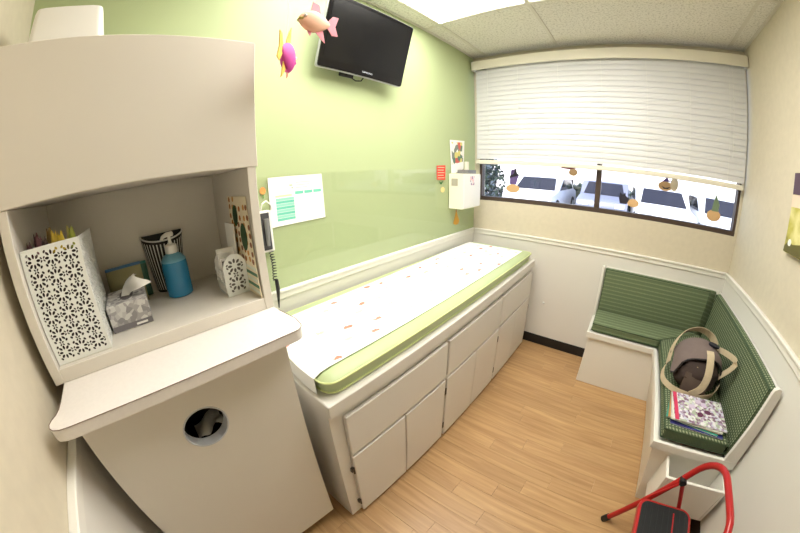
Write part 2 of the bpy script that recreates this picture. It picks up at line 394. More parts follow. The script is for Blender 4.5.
# ---------------------------------------------------------------- window and blind
WX0, WX1 = .045, W-.018
win = struct('window_1', MB().box((WX0, .008, SILL), (WX1, .07, SILL+.034), .002).box((WX0, .008, HEAD-.034), (WX1, .07, HEAD), .002)
             .box((WX0, .012, SILL+.034), (WX0+.02, .07, HEAD-.034)).box((WX1-.02, .012, SILL+.034), (WX1, .07, HEAD-.034)), 'bronze')
part('mullion', MB().box((1.022, .010, SILL+.034), (1.062, .07, HEAD-.034), .002), 'bronze', win)
part('pane', MB().box((WX0+.02, .045, SILL+.034), (1.022, .049, HEAD-.034)), 'glass', win)
part('pane', MB().box((1.062, .045, SILL+.034), (WX1-.02, .049, HEAD-.034)), 'glass', win)
bl = thing('window_blind', (1.06, -.045, 1.52), 'wide white venetian blind pulled most of the way down over the window', 'blind')
part('valance', MB().box((.022, -.088, 2.322), (W-.008, -.076, 2.402), .003).box((.022, -.076, 2.322), (.034, -.002, 2.402)).box((W-.020, -.076, 2.322), (W-.008, -.002, 2.402)), 'blind_rail', bl)
part('headrail', MB().box((.05, -.070, 2.345), (W-.03, -.012, 2.395)), 'blind', bl)
NS = 19; pitch = (2.335-1.565)/NS
def slat_pt(u, v, x0=.045, x1=W-.025):
    t = v-.5; a = math.radians(80); wd = .05
    y = -.045-math.cos(a)*t*wd*-1; z = t*wd*math.sin(a); bow = .003*(1-4*t*t)
    return Vector((x0+(x1-x0)*u, y-bow*math.sin(a), z+bow*math.cos(a)))
smb = MB(); smb.grid(lambda u, v: slat_pt(u, v)+Vector((0, 0, 1.565+.02)), 1, 5)
smb.grid(lambda u, v: slat_pt(u, v)+Vector((0, .0022, 1.565+.02)), 1, 5)
s0 = part('slat', smb, 'blind', bl)
for i in range(1, NS): copy_part(s0, bl, (0, 0, i*pitch))
part('bottom_rail', MB().box((.045, -.064, 1.516), (W-.025, -.028, 1.550), .004), 'blind_rail', bl)
for x in (.16, .42, .74, 1.06, 1.38, 1.68, 1.96):
    part('ladder_cord', MB().box((x-.0012, -.0735, 1.545), (x+.0012, -.0715, 2.33)), 'cord', bl)
pc = part('light_dot_cord', MB().tube([(1.985, -.080, 2.32), (1.985, -.080, 1.72)], .0012, 6), 'cord', bl)
for k in range(6): part('light_dot', MB().lathe([(0, -.006), (.004, -.004), (.005, 0), (.004, .004), (0, .006)], (1.985, -.080, 1.72+k*.075), 8), 'cord', pc)  # cord and white beads imitate light leaking through the cord holes

# ---------------------------------------------------------------- outside: car park, building, cars, trees
struct('ground', MB().box((-40, .3, -.12), (40, 45, -.02)), 'asphalt')
bd = thing('building', (2, 24, -.02), 'long low white building beyond the parked cars', 'building')
part('wall', MB().box((-22, 24, -.02), (26, 30, 5.2)), 'render', bd)
part('roof', MB().box((-22.3, 23.4, 5.2), (26.3, 30.3, 5.6)), 'render', bd)
for k in range(12):
    wx = -20+k*3.8
    w_ = part('window', MB().box((wx, 23.93, .5), (wx+1.9, 24.02, 1.25)), 'white_paint', bd); part('pane', MB().box((wx+.06, 23.90, .56), (wx+1.84, 23.94, 1.19)), 'dark_glass', w_)
def car(x, y, col, label, rz=0., s=1.):
    t = thing('parked_car', (x, y, -.02), label, 'car', 'cars parked outside the window')
    mt = Matrix.Translation((x, y, -.02)) @ Matrix.Rotation(rz, 4, 'Z') @ Matrix.Scale(s, 4)
    body = [(-2.15, .35), (-2.2, .62), (-2.1, .8), (-1.2, .93), (-.62, 1.38), (.75, 1.42), (1.55, .98), (2.1, .9), (2.2, .6), (2.12, .32)]
    part('body', MB(mt).prism([(p[0], p[1]) for p in body], -.86, .86, .07, 'y'), flat('car_paint_%d_%d_%d' % col, col, .3), t)
    for sgn in (-1, 1): part('side_window', MB(mt).prism([(-1.0, .95), (-.55, 1.32), (.70, 1.35), (1.25, .99)], sgn*.862-.006, sgn*.862+.006, 0, 'y'), 'dark_glass', t)
    part('windshield', MB(mt).add([(-1.225, -.72, .955), (-1.225, .72, .955), (-.70, .62, 1.36), (-.70, -.62, 1.36)], [[0, 1, 2, 3]]).add([(-1.205, -.72, .935), (-1.205, .72, .935), (-.68, .62, 1.34), (-.68, -.62, 1.34)], [[3, 2, 1, 0]]), 'dark_glass', t)
    part('rear_window', MB(mt).add([(1.50, -.7, 1.045), (1.50, .7, 1.045), (.84, .62, 1.405), (.84, -.62, 1.405)], [[0, 1, 2, 3]]).add([(1.48, -.7, 1.025), (1.48, .7, 1.025), (.82, .62, 1.385), (.82, -.62, 1.385)], [[3, 2, 1, 0]]), 'dark_glass', t)
    for wx in (-1.35, 1.35):
        for wy in (-.80, .80):
            q = MB(mt @ Matrix.Translation((wx, wy, .33)) @ Matrix.Rotation(PI/2, 4, 'X')); q.lathe([(0, -.1), (.31, -.1), (.33, -.07), (.33, .07), (.31, .1), (0, .1)], (0, 0, 0), 18)
            w_ = part('wheel', q, 'tyre', t)
            q = MB(mt @ Matrix.Translation((wx, wy, .33)) @ Matrix.Rotation(PI/2, 4, 'X')); q.lathe([(0, -.11), (.2, -.106), (.2, .106), (0, .11)], (0, 0, 0), 12); part('hubcap', q, 'silver', w_)
    for hy in (-.6, .6):
        part('headlight', MB(mt).box((-2.21, hy-.16, .60), (-2.12, hy+.16, .74), .02), 'silver', t)
car(-6.6, 10.6, (225, 226, 236), 'white car parked past the dark tree', PI/2+.05)
car(-1.75, 9.4, (232, 232, 240), 'white car parked in front of the white building windows', PI/2-.03)
car(.55, 10.2, (120, 124, 146), 'blue-grey car parked behind the window divider', PI/2)
car(2.45, 8.9, (228, 230, 240), 'white car with its dark rear window behind the pumpkin clings', PI/2+.04, 1.0)
car(4.45, 8.7, (206, 212, 224), 'pale silver car parked beside the white one', PI/2)
car(6.6, 9.0, (88, 92, 112), 'dark grey car parked past the pale silver one', PI/2)
def tree(x, y, s, label):
    t = thing('tree', (x, y, -.02), label, 'tree')
    part('trunk', MB().tube([(x, y, -.02), (x+.05, y, .9*s), (x-.03, y, 1.8*s)], [.16*s, .12*s, .08*s], 8), flat('bark', (70, 58, 48)), t)
    rnd = random.Random(int(x*10)); mb = MB()
    for k in range(900):
        a = rnd.random()*2*PI; h = rnd.random(); rr = s*1.5*math.sqrt(rnd.random())*(.55+.45*math.sin(PI*min(1, h*.9+.1)))
        c = Vector((x+rr*math.cos(a), y+rr*math.sin(a), .25*s+h*3.0*s)); q = .17*s
        d1 = Vector((rnd.uniform(-1, 1), rnd.uniform(-1, 1), rnd.uniform(-1, 1))).normalized(); d2 = d1.orthogonal().normalized()
        mb.add([c-d1*q, c+d2*q*.6, c+d1*q, c-d2*q*.6, c+d1.cross(d2)*q*.25], [[0, 1, 4], [1, 2, 4], [2, 3, 4], [3, 0, 4], [3, 2, 1, 0]])
    o = part('crown', mb, 'leaf_print', t); o['kind'] = 'stuff'
tree(-3.85, 8.0, .62, 'dark leafy tree at the edge of the car park')
hd = thing('dark_band_row', (3.5, 13.2, -.02), 'low dark leafy row added to draw the dark band behind the parked cars', 'dark_band_row')  # leafy row added only to draw the dark band behind the cars
q = MB(); rh = random.Random(5)
for k in range(1500):
    c = Vector((rh.uniform(-3, 12), rh.uniform(12.9, 13.5), rh.uniform(.05, 1.08))); d1 = Vector((rh.uniform(-1, 1), rh.uniform(-1, 1), rh.uniform(-1, 1))).normalized()*.17; d2 = d1.orthogonal()*.6
    q.add([c-d1, c+d2, c+d1, c-d2, c+d1.cross(d2)*1.5], [[0, 1, 4], [1, 2, 4], [2, 3, 4], [3, 0, 4], [3, 2, 1, 0]])
part('foliage', q, 'leaf_print', hd)['kind'] = 'stuff'
part('core', MB().box((-3, 13.0, -.02), (12, 13.4, 1.0), .05), flat('dark_band_core', (34, 44, 36)), hd)
tree(-7.4, 15.2, .75, 'smaller dark leafy tree in front of the white building')

# window clings (printed vinyl shapes on the inside of the glass)
def cling(name, x, z, shapes, label):
    t = thing(name, (x, .0445, z), label, 'window cling', 'autumn clings on the window glass')
    for i, (nm, poly, col) in enumerate(shapes):
        yy = .0440-.0004*i
        part(nm, MB().prism([(x+p[0], z+p[1]) for p in poly], yy-.0003, yy, 0, 'y'), flat('cling_%d_%d_%d' % col, col, .5), t)
OR = (214, 174, 124); PU = (104, 84, 140); DK = (44, 40, 52); GR = (120, 140, 110); CRM = (230, 214, 180)
cling('window_cling', .342, 1.285, [('pumpkin', ellipse(0, .035, .062, .036), OR), ('figure', [(-.03, .07), (.03, .07), (.045, .14), (.02, .20), (-.02, .19), (-.03, .12)], PU), ('hat', [(-.035, .12), (.06, .15), (.03, .165), (.028, .235), (.005, .16), (-.03, .14)], DK)], 'orange pumpkin cling with a dark hatted figure beside the white wall box')
cling('window_cling', .83, 1.455, [('pumpkin', ellipse(.01, .03, .036, .028), OR), ('leaf', [(-.10, .055), (-.02, .05), (.06, .065), (.05, .078), (-.06, .072)], (150, 70, 60))], 'small orange cling half hidden under the blind rail')
cling('window_cling', 1.56, 1.43, [('pumpkin', ellipse(-.02, .03, .055, .034), OR), ('ghost', ellipse(.045, .05, .03, .05), CRM), ('face', [(-.05, .03), (-.02, .018), (.02, .03), (.0, .012), (-.03, .010)], DK), ('hat', [(-.05, .06), (.03, .065), (.0, .075), (-.01, .105), (-.03, .075)], PU)], 'orange pumpkin cling with a purple hat below the blind')
cling('window_cling', 1.285, 1.272, [('pumpkin', ellipse(.03, .035, .045, .030), OR), ('cat', [(-.07, .02), (-.02, .02), (.0, .06), (-.03, .08), (-.035, .105), (-.055, .085), (-.075, .105), (-.08, .06)], DK)], 'orange pumpkin cling with a black cat')
cling('window_cling', 1.925, 1.275, [('pumpkin', ellipse(0, .04, .055, .040), OR), ('figure', [(-.02, .07), (.03, .07), (.035, .12), (.0, .19), (-.015, .12)], GR)], 'orange pumpkin cling with a green pointed figure at the end of the glass')

# ---------------------------------------------------------------- changing table along the green wall
ty0, ty1, TX1, TZ = -2.06, -.085, .60, .781
cab = thing('changing_table_cabinet', (.3, -1.07, 0), 'long white base cabinet with drawers and doors along the green wall', 'cabinet')
part('body', MB().box((.03, ty0, .022), (TX1, ty1, .725), .002), 'cab', cab)
part('toe_kick', MB().box((.03, ty0+.008, 0), (TX1-.02, ty1, .022)), 'cab', cab)
xf0, xf1 = TX1+.0005, TX1+.019
secs = [(-2.005, -1.385), (-1.368, -.745), (-.728, -.105)]
for a, b in secs:
    part('drawer', MB().box((xf0, a, .478), (xf1, b, .688), .003), 'cab', cab)
    m_ = (a+b)/2
    for q0, q1, hs in ((a, m_-.003, a), (m_+.003, b, b)):
        d_ = part('door', MB().box((xf0, q0, .028), (xf1, q1, .462), .003), 'cab', cab)
        for hz in (.115, .375):
            s_ = -1 if hs == a else 1
            part('hinge', MB().tube([(xf1-.004, hs+s_*.004, hz-.02), (xf1-.004, hs+s_*.004, hz+.02)], .0042, 8).box((xf0, min(hs, hs+s_*.012), hz-.012), (xf0+.012, max(hs, hs+s_*.012), hz+.012), .001), 'hinge', d_)
ct = solid('countertop', MB().box((.028, ty0-.005, .7255), (TX1+.022, ty1+.005, TZ), .003), 'cab', 'white countertop edge under the green changing pad', 'countertop')
# changing pad: boxed vinyl cushion with piping
def pad_pt(u, v):
    pass
px0, px1, py0, py1 = .045, .603, -2.045, -.125
pad = thing('changing_pad', (.32, -1.08, TZ), 'pale green vinyl changing pad under a sheet of printed paper', 'changing pad')
def rrect(x0, y0, x1, y1, r, n=5):
    out = []
    for cx, cy_, a in ((x1-r, y1-r, 0), (x0+r, y1-r, PI/2), (x0+r, y0+r, PI), (x1-r, y0+r, 1.5*PI)):
        for k in range(n+1): out.append((cx+r*math.cos(a+PI/2*k/n), cy_+r*math.sin(a+PI/2*k/n)))
    return out
mb = MB(); lay = [(.016, TZ+.0005), (.012, TZ+.012), (0, TZ+.058), (.006, TZ+.066), (.03, TZ+.076), (.08, TZ+.082)]
rings = [rrect(px0+d, py0+d, px1-d, py1-d, max(.03, .05-d*.3)) for d, z in lay]
n_ = len(rings[0])
mb.add([(p[0], p[1], lay[i][1]) for i, r in enumerate(rings) for p in r], [[i*n_+k, i*n_+(k+1) % n_, (i+1)*n_+(k+1) % n_, (i+1)*n_+k] for i in range(len(lay)-1) for k in range(n_)]+[list(range(n_))[::-1], [(len(lay)-1)*n_+k for k in range(n_)]], True)
part('cushion', mb, 'vinyl', pad)
for z in (TZ+.010, TZ+.062):
    part('piping', MB().tube([(p[0], p[1], z) for p in rrect(px0-.002+(.012 if z < TZ+.02 else 0), py0-.002+(.012 if z < TZ+.02 else 0), px1+.002-(.012 if z < TZ+.02 else 0), py1+.002-(.012 if z < TZ+.02 else 0), .05)], .0035, 6, closed=True), 'piping', pad)
# printed paper sheet over the pad
def paper_mat():
    m, n, l, b = newmat('printed_table_paper'); b.inputs['Roughness'].default_value = .75
    tc = n.new('ShaderNodeTexCoord'); nz = n.new('ShaderNodeTexNoise'); nz.inputs['Scale'].default_value = 55
    l.new(tc.outputs['Object'], nz.inputs['Vector'])
    ds = n.new('ShaderNodeVectorMath'); ds.operation = 'MULTIPLY_ADD'; ds.inputs[1].default_value = (.03, .03, 0)
    l.new(nz.outputs['Color'], ds.inputs[0]); l.new(tc.outputs['Object'], ds.inputs[2])
    mp = n.new('ShaderNodeMapping'); mp.inputs['Scale'].default_value = (13, 6.5, 0); mp.inputs['Rotation'].default_value = (0, 0, .5); l.new(ds.outputs[0], mp.inputs[0])
    v = n.new('ShaderNodeTexVoronoi'); v.inputs['Scale'].default_value = 1.; v.inputs['Randomness'].default_value = .55; v.voronoi_dimensions = '2D'
    l.new(mp.outputs[0], v.inputs['Vector'])
    th = n.new('ShaderNodeMath'); th.operation = 'LESS_THAN'; th.inputs[1].default_value = .13; l.new(v.outputs['Distance'], th.inputs[0])
    sp = n.new('ShaderNodeSeparateColor'); l.new(v.outputs['Color'], sp.inputs[0])
    r = n.new('ShaderNodeValToRGB'); r.color_ramp.interpolation = 'CONSTANT'; e = r.color_ramp.elements
    for c, p in (((244, 200, 180), 0), ((234, 126, 104), .3), ((206, 226, 212), .55), ((240, 224, 214), .75)):
        q = e[0] if p == 0 else e.new(p); q.position = p; q.color = (*lin(c), 1)
    e[len(e)-1].color = (*lin((236, 228, 226)), 1)
    l.new(sp.outputs[0], r.inputs[0])
    mx = n.new('ShaderNodeMix'); mx.data_type = 'RGBA'; l.new(th.outputs[0], mx.inputs[0]); mx.inputs[6].default_value = (*lin((246, 245, 242)), 1); l.new(r.outputs[0], mx.inputs[7])
    l.new(mx.outputs[2], b.inputs['Base Color'])
    return m
M['table_paper'] = paper_mat()
PZ = TZ+.0845
def paper_pt(u, v):       # u across, v along; drops over the near end
    L0 = .075; tot = L0+1.83; s_ = v*tot
    x0 = .105-.055*max(0, (s_-L0)/1.83); x1 = .548
    x = x0+(x1-x0)*u
    if s_ < L0: y = py0-.006-.004*math.sin(u*9); z = TZ+.004+s_*1.02; z = min(z, PZ-.008)
    else: y = py0+(s_-L0); z = PZ-.010*max(0, 1-(s_-L0)/.05)**2+.0007*math.sin(9*u)*math.sin(12*v)
    z -= .012*max(0, (.02-u)/.02) if s_ > L0 else 0
    return (x, y, z)
mbp = MB(); mbp.grid(paper_pt, 16, 60); mbp.grid(lambda u, v: tuple(Vector(paper_pt(u, v))-Vector((0, -.0004 if v < .04 else 0, .0006))), 16, 60)
solid('table_paper', mbp, 'table_paper', 'white table paper with small coral animal prints rolled along the changing pad', 'paper')

# ---------------------------------------------------------------- hutch unit: base cabinet, counter, open hutch
hy0, hy1 = -2.742, -2.078
bc = thing('base_cabinet', (.28, -2.41, 0), 'white base cabinet with a round steel-rimmed waste hole in its front', 'cabinet')
cy0, cy1, cx1 = -2.700, -2.118, .545
part('side_panel', MB().box((.03, cy0, .09), (cx1-.018, cy0+.018, 1.04)), 'hutch', bc)
part('side_panel', MB().box((.03, cy1-.018, .09), (cx1-.018, cy1, 1.04)), 'hutch', bc)
part('back_panel', MB().box((.03, cy0+.018, .09), (.042, cy1-.018, 1.04)), 'hutch', bc)
part('bottom_panel', MB().box((.042, cy0+.018, .09), (cx1-.018, cy1-.018, .108)), 'hutch', bc)
part('toe_kick', MB().box((.03, cy0+.02, 0), (cx1-.075, cy1-.02, .09)), 'black_base', bc)
hc = (-2.407, .872); HR = .0635
curve_panel('front_panel', [(cy0, .09), (cy1, .09), (cy1, 1.04), (cy0, 1.04)], [ellipse(hc[0], hc[1], HR, HR, 40)], .018, basis((cx1-.009, 0, 0), (0, 1, 0), (0, 0, 1), (1, 0, 0)), 'hutch', bc)
q = MB(basis((cx1, hc[0], hc[1]), (0, 1, 0), (0, 0, 1), (1, 0, 0)))
q.lathe([(HR-.003, -.03), (HR-.0025, .001), (HR-.001, .002), (HR+.0015, .0018), (HR+.002, .0004)], (0, 0, 0), 40); q.lathe([(HR-.004, -.03), (HR-.0005, -.03), (HR-.0005, .0)], (0, 0, 0), 40)
part('waste_hole_ring', q, 'silver', bc, 'brushed steel ring around the waste hole')
q = MB()
rnd = random.Random(3)
def bagpt(u, v):
    a = 2*PI*u; rr = (.11+.012*math.sin(7*a+5*v)+.008*math.sin(13*a))*(1.0-.12*v)
    return (.25+rr*1.25*math.cos(a), -2.41+rr*1.5*math.sin(a), .112+v*.80)
q.grid(bagpt, 40, 8, True, True)
part_bag = thing('waste_bin', (.25, -2.41, .108), 'black bin liner seen inside the round waste hole', 'bin')
part('liner', q, 'bag', part_bag)
part('bin_bottom', MB().lathe([(0, .114), (.10, .114), (.10, .116), (0, .116)], (.25, -2.41, 0), 20), 'bag', part_bag)
q = MB(); q.grid(lambda u, v: (.415+.085*v+.008*math.sin(7*u), -2.440+.090*u, .790+.022*u+.018*v+.008*math.sin(9*u*v+2*u)), 10, 8); q.grid(lambda u, v: (.415+.085*v+.008*math.sin(7*u), -2.440+.090*u, .787+.022*u+.018*v+.008*math.sin(9*u*v+2*u)), 10, 8)
solid('paper_towel', q, 'tissue', 'crumpled white paper towel just inside the waste hole', 'paper towel')
# counter with flared rounded ends
def arc(cx, cy_, r, a0, a1, n=7): return [(cx+r*math.cos(math.radians(a0+(a1-a0)*k/n)), cy_+r*math.sin(math.radians(a0+(a1-a0)*k/n))) for k in range(n+1)]
outl = [(.025, -2.720), (.500, -2.719), (.530, -2.721), (.550, -2.727), (.564, -2.737), (.578, -2.742), (.592, -2.739), (.604, -2.729), (.611, -2.712), (.613, -2.690), (.612, -2.47)]+arc(.570, -2.110, .034, -5, 80, 6)+[(.54, -2.070), (.45, -2.078), (.025, -2.078)]
solid('countertop', MB().prism(outl, 1.0405, 1.072, .003), 'counter', 'white laminate counter ledge projecting below the open hutch shelf', 'countertop')
ctop = bpy.data.objects['countertop.001']
part('edge_seam', MB().tube([(p[0], p[1], 1.0716) for p in outl[1:-1]], .0011, 5), flat('seam_brown', (120, 96, 84)), ctop)
hu = thing('hutch', (.22, -2.41, 1.072), 'white hutch with an open shelf and a deep closed upper box', 'shelf unit')
hx = .42
part('side_panel', MB().box((.015, hy0, 1.0725), (hx, hy0+.026, 1.49), .0015), 'hutch', hu)
part('side_panel', MB().box((.015, hy1-.026, 1.0725), (hx, hy1, 1.49), .0015), 'hutch', hu)
part('back_panel', MB().box((.015, hy0+.026, 1.0725), (.027, hy1-.026, 1.49)), 'hutch', hu)
part('shelf_board', MB().box((.027, hy0+.0262, 1.0725), (hx-.001, hy1-.0262, 1.110), .0015), 'hutch', hu)
part('upper_box', MB().box((.015, hy0-.004, 1.4905), (hx+.002, hy1+.006, 1.848), .002), 'hutch', hu)
SZ = 1.1105
# perforated magazine file
def floral(x0, y0, x1, y1, cell, clip=None):
    holes = []
    nx = max(1, round((x1-x0)/cell)); ny = max(1, round((y1-y0)/cell)); cx_ = (x1-x0)/nx; cy_ = (y1-y0)/ny
    for i in range(nx):
        for j in range(ny):
            c = (x0+(i+.5)*cx_, y0+(j+.5)*cy_); s_ = min(cx_, cy_)
            hs = []
            for k in range(8):
                a = 2*PI*k/8
                rr = .26 if k % 2 == 0 else .30
                hs.append(ellipse(c[0]+s_*rr*math.cos(a), c[1]+s_*rr*math.sin(a), s_*.130, s_*.075, 7, a))
            for k in range(4):
                a = PI/4+PI/2*k
                hs.append(ellipse(c[0]+s_*.5*math.cos(a), c[1]+s_*.5*math.sin(a), s_*.10, s_*.07, 6, a+PI/2))
                a = PI/2*k
                hs.append(ellipse(c[0]+s_*.43*math.cos(a)+s_*.08*math.sin(a), c[1]+s_*.43*math.sin(a)-s_*.08*math.cos(a), s_*.085, s_*.05, 6, a+.8))
                hs.append(ellipse(c[0]+s_*.43*math.cos(a)-s_*.08*math.sin(a), c[1]+s_*.43*math.sin(a)+s_*.08*math.cos(a), s_*.085, s_*.05, 6, a-.8))
            for h in hs:
                if all(x0+.001 < p[0] < x1-.001 and y0+.001 < p[1] < y1-.001 for p in h) and (clip is None or all(clip(p) for p in h)): holes.append(h)
    return holes
mf = thing('magazine_file', (.3, -2.636, SZ), 'tall white metal magazine file with a cut-out floral pattern on the shelf', 'magazine file')
fy0, fy1, fx0, fx1, fz = -2.712, -2.560, .165, .398, .283
curve_panel('front_panel', [(0, 0), (fy1-fy0, 0), (fy1-fy0, fz), (0, fz)], floral(.006, .006, fy1-fy0-.006, fz-.006, .049), .0016, basis((fx1, fy0, SZ+.001), (0, 1, 0), (0, 0, 1), (1, 0, 0)), 'wire_white', mf)
curve_panel('side_panel', [(0, 0), (fx1-fx0, 0), (fx1-fx0, fz), (0, fz)], floral(.006, .006, fx1-fx0-.006, fz-.006, .049), .0016, basis((fx0, fy1, SZ+.001), (1, 0, 0), (0, 0, 1), (0, -1, 0)), 'wire_white', mf)
part('side_panel', MB().box((fx0, fy0, SZ), (fx1-.001, fy0+.0016, SZ+fz)), 'wire_white', mf)
part('back_panel', MB().box((fx0-.0016, fy0, SZ), (fx0, fy1, SZ+fz*.6)), 'wire_white', mf)
part('bottom_panel', MB().box((fx0, fy0+.002, SZ), (fx1-.001, fy1-.001, SZ+.0016)), 'wire_white', mf)
part('rim', MB().tube([(fx1, fy0, SZ+fz), (fx1, fy1, SZ+fz), (fx0, fy1, SZ+fz)], .002, 6).tube([(fx1, fy0, SZ), (fx1, fy0, SZ+fz)], .002, 6).tube([(fx1, fy1, SZ), (fx1, fy1, SZ+fz)], .002, 6), 'wire_white', mf)
# wrapped packets standing in the file
def packet(cx, cy_, z0, h, w, d, rot, col, label, name='packet', group=None, tilt=0.):
    mt = Matrix.Translation((cx, cy_, z0)) @ Matrix.Rotation(rot, 4, 'Z') @ Matrix.Rotation(tilt, 4, 'X')
    q = MB(mt)
    def pt(u, v):
        a = 2*PI*u; k = math.sin(PI*min(1, max(0, v)))**.55 if 0 < v < 1 else 0
        dd = d*(.12+.88*k)*(1+.12*math.sin(9*v+3*a)); t_ = 1-.45*max(0, (v-.86)/.14)**2; return (w/2*math.cos(a)*t_*(1+.06*math.sin(14*v+3*cy_*100)), dd/2*math.sin(a), h*v+(.006*math.sin(a*3+cx*200) if v > .8 else 0))
    q.grid(pt, 14, 10, True, True)
    m_ = len(q.v)
    return solid(name, q, flat('wrap_%d_%d_%d' % col, col, .35), label, 'packet', group)
solid('shade_backing', MB().box((.386, -2.706, SZ+.003), (.392, -2.566, SZ+.262), .001), flat('shade_backing_black', (40, 32, 36)), 'dark sheet added inside the magazine file to darken its cut-outs', 'shade_backing')  # dark backing added so the perforations read as dark inside
pk = [(.368, -2.694, .292, (70, 36, 42), 'dark maroon wrapped packet at the corner of the magazine file'),
      (.350, -2.672, .300, (128, 84, 92), 'dusky rose wrapped packet standing in the magazine file'),
      (.368, -2.652, .294, (58, 34, 34), 'dark brown wrapped packet standing in the magazine file'),
      (.352, -2.630, .303, (214, 186, 64), 'yellow crinkled packet in the middle of the magazine file'),
      (.368, -2.608, .298, (196, 170, 44), 'mustard yellow packet near the right side of the magazine file'),
      (.340, -2.584, .300, (176, 186, 84), 'lime green packet at the back of the magazine file'),
      (.310, -2.650, .310, (140, 112, 56), 'brown and gold packet behind the yellow ones'),
      (.305, -2.690, .306, (90, 50, 60), 'plum wrapped packet behind the maroon one'),
      (.290, -2.600, .304, (206, 196, 120), 'pale yellow packet behind the lime green one')]
for i, (x, y, h, c, lb) in enumerate(pk): packet(x, y, SZ+.003, h, .024, .020, PI/2+.1*((i*3) % 5-2), c, lb)
# tissue box
tb = thing('tissue_box', (.24, -2.497, SZ), 'grey leaf-print tissue box with a tissue pulled up', 'tissue box')
bx0, bx1, by0, by1, bz = .165, .318, -2.553, -2.430, SZ+.078
part('carton', MB().box((bx0, by0, SZ), (bx1, by1, bz), .002), 'tissue_print', tb)
part('band', MB().box((bx1, by0+.001, SZ+.002), (bx1+.0006, by1-.001, SZ+.018)), flat('grey_band', (116, 112, 116)), tb, 'dark grey band along the foot of the carton')
part('band_print', MB().box((bx1+.0006, by1-.05, SZ+.006), (bx1+.001, by1-.016, SZ+.012)), 'paper', tb)
part('opening', MB().prism([(p[0], p[1]) for p in ellipse(.24, -2.49, .055, .022, 20)], bz, bz+.0006), flat('slot', (92, 88, 92)), tb)
def tis(u, v): 
    a = (u-.5); return (.235+.085*a*(1-.35*v)+.015*math.sin(6*v+4*u)+.035*v*v, -2.495+.012*math.sin(8*u)+.028*v+.05*v*v*u, bz-.002+.075*v*(1-.35*abs(a)*2)-.02*u*v*v)
q = MB(); q.grid(tis, 16, 12); q.grid(lambda u, v: tuple(Vector(tis(u, v))+Vector((0, .0012, 0))), 16, 12)
part('tissue', q, 'tissue', tb)
# zip bags behind the tissue box
def zipbag(cx, cy_, h, w, col, strip, label, lean=.12):
    t = thing('snack_bag', (cx, cy_, SZ), label, 'plastic bag')
    mt = Matrix.Translation((cx, cy_, SZ)) @ Matrix.Rotation(-lean, 4, 'Y')
    q = MB(mt); q.grid(lambda u, v: (.014*math.sin(PI*v)**.6*math.sin(2*PI*u)*(1+.2*math.sin(11*v)) if 0 < v < 1 else 0, w/2*math.cos(2*PI*u), .003+h*v), 16, 10, True, True)
    part('pouch', q, flat('bag_%d_%d_%d' % col, col, .25), t); part('zip_strip', MB(mt).box((-.003, -w/2, .003+h-.004), (.003, w/2, .003+h+.006), .001), flat('strip_%d_%d_%d' % strip, strip, .3), t)
zipbag(.115, -2.488, .130, .125, (150, 146, 110), (60, 110, 160), 'clear zip bag with a blue strip behind the tissue box')
zipbag(.060, -2.455, .118, .100, (70, 110, 92), (40, 120, 110), 'green plastic bag between the tissue box and the striped basket')
# soap pump bottle
bt = thing('soap_bottle', (.146, -2.310, SZ), 'blue pump bottle of soap standing on the hutch shelf', 'bottle')
M['soap'] = mat('blue_soap', (44, 130, 176), .18, var=.05, scale=12, coat=.4)
part('bottle_body', MB().lathe([(0, .0), (.040, .0), (.045, .004), (.0455, .02), (.0455, .105), (.043, .122), (.034, .136), (.018, .146), (.016, .150)], (.146, -2.312, SZ), 28), 'soap', bt)
part('shoulder', MB().lathe([(.0440, .1195), (.0436, .1225), (.0346, .1364), (.0186, .1464)], (.146, -2.312, SZ), 28), flat('pale_blue', (110, 170, 196), .3), bt)
part('collar', MB().lathe([(.0, .146), (.021, .146), (.022, .150), (.021, .172), (.012, .176), (0, .176)], (.146, -2.312, SZ), 20), 'white_plastic', bt)
part('pump_stem', MB().lathe([(0, .176), (.006, .176), (.006, .205), (0, .205)], (.146, -2.312, SZ), 12), 'white_plastic', bt)
part('pump_spout', MB().tube([(.146, -2.302, SZ+.208), (.162, -2.320, SZ+.210), (.175, -2.336, SZ+.206), (.180, -2.342, SZ+.198)], [.009, .008, .006, .005], 8), 'white_plastic', bt)
# striped half-round basket against the back
bk = thing('striped_basket', (.085, -2.325, SZ), 'black half-round basket with white stripes against the back of the hutch', 'basket')
def half(z, w, d): return [(.034+d*math.sin(PI*k/12), -2.328-w/2*math.cos(PI*k/12)) for k in range(13)]
q = MB()
def bkpt(u, v): 
    w = .112+.046*v; d = .044+.012*v; return (.036+d*math.sin(PI*u), -2.328-w/2*math.cos(PI*u), SZ+.001+.205*v-.022*v*math.sin(PI*u))
q.grid(bkpt, 18, 6); q.grid(lambda u, v: (bkpt(u, v)[0]-.003*math.sin(PI*u), bkpt(u, v)[1]+.003*math.cos(PI*u), bkpt(u, v)[2]), 18, 6)
q.prism([(bkpt(u/12, 0)[0], bkpt(u/12, 0)[1]) for u in range(13)], SZ, SZ+.003)
part('shell', q, 'black', bk)
part('back_plate', MB().prism([(-2.328-.056, SZ), (-2.328+.056, SZ), (-2.328+.079, SZ+.205), (-2.328-.079, SZ+.205)], .032, .036, 0, 'x'), 'black', bk)
for k in range(1, 18):
    u = k/18.; q = MB()
    q.grid(lambda a, v: tuple(Vector(bkpt(u+(a-.5)*.018, .04+.90*v))+Vector((math.sin(PI*u), -math.cos(PI*u), 0))*.0012), 1, 6); part('stripe', q, 'wire_white', bk)
part('rim', MB().tube([bkpt(u/18., 1.0) for u in range(19)], .0028, 6), 'wire_white', bk)
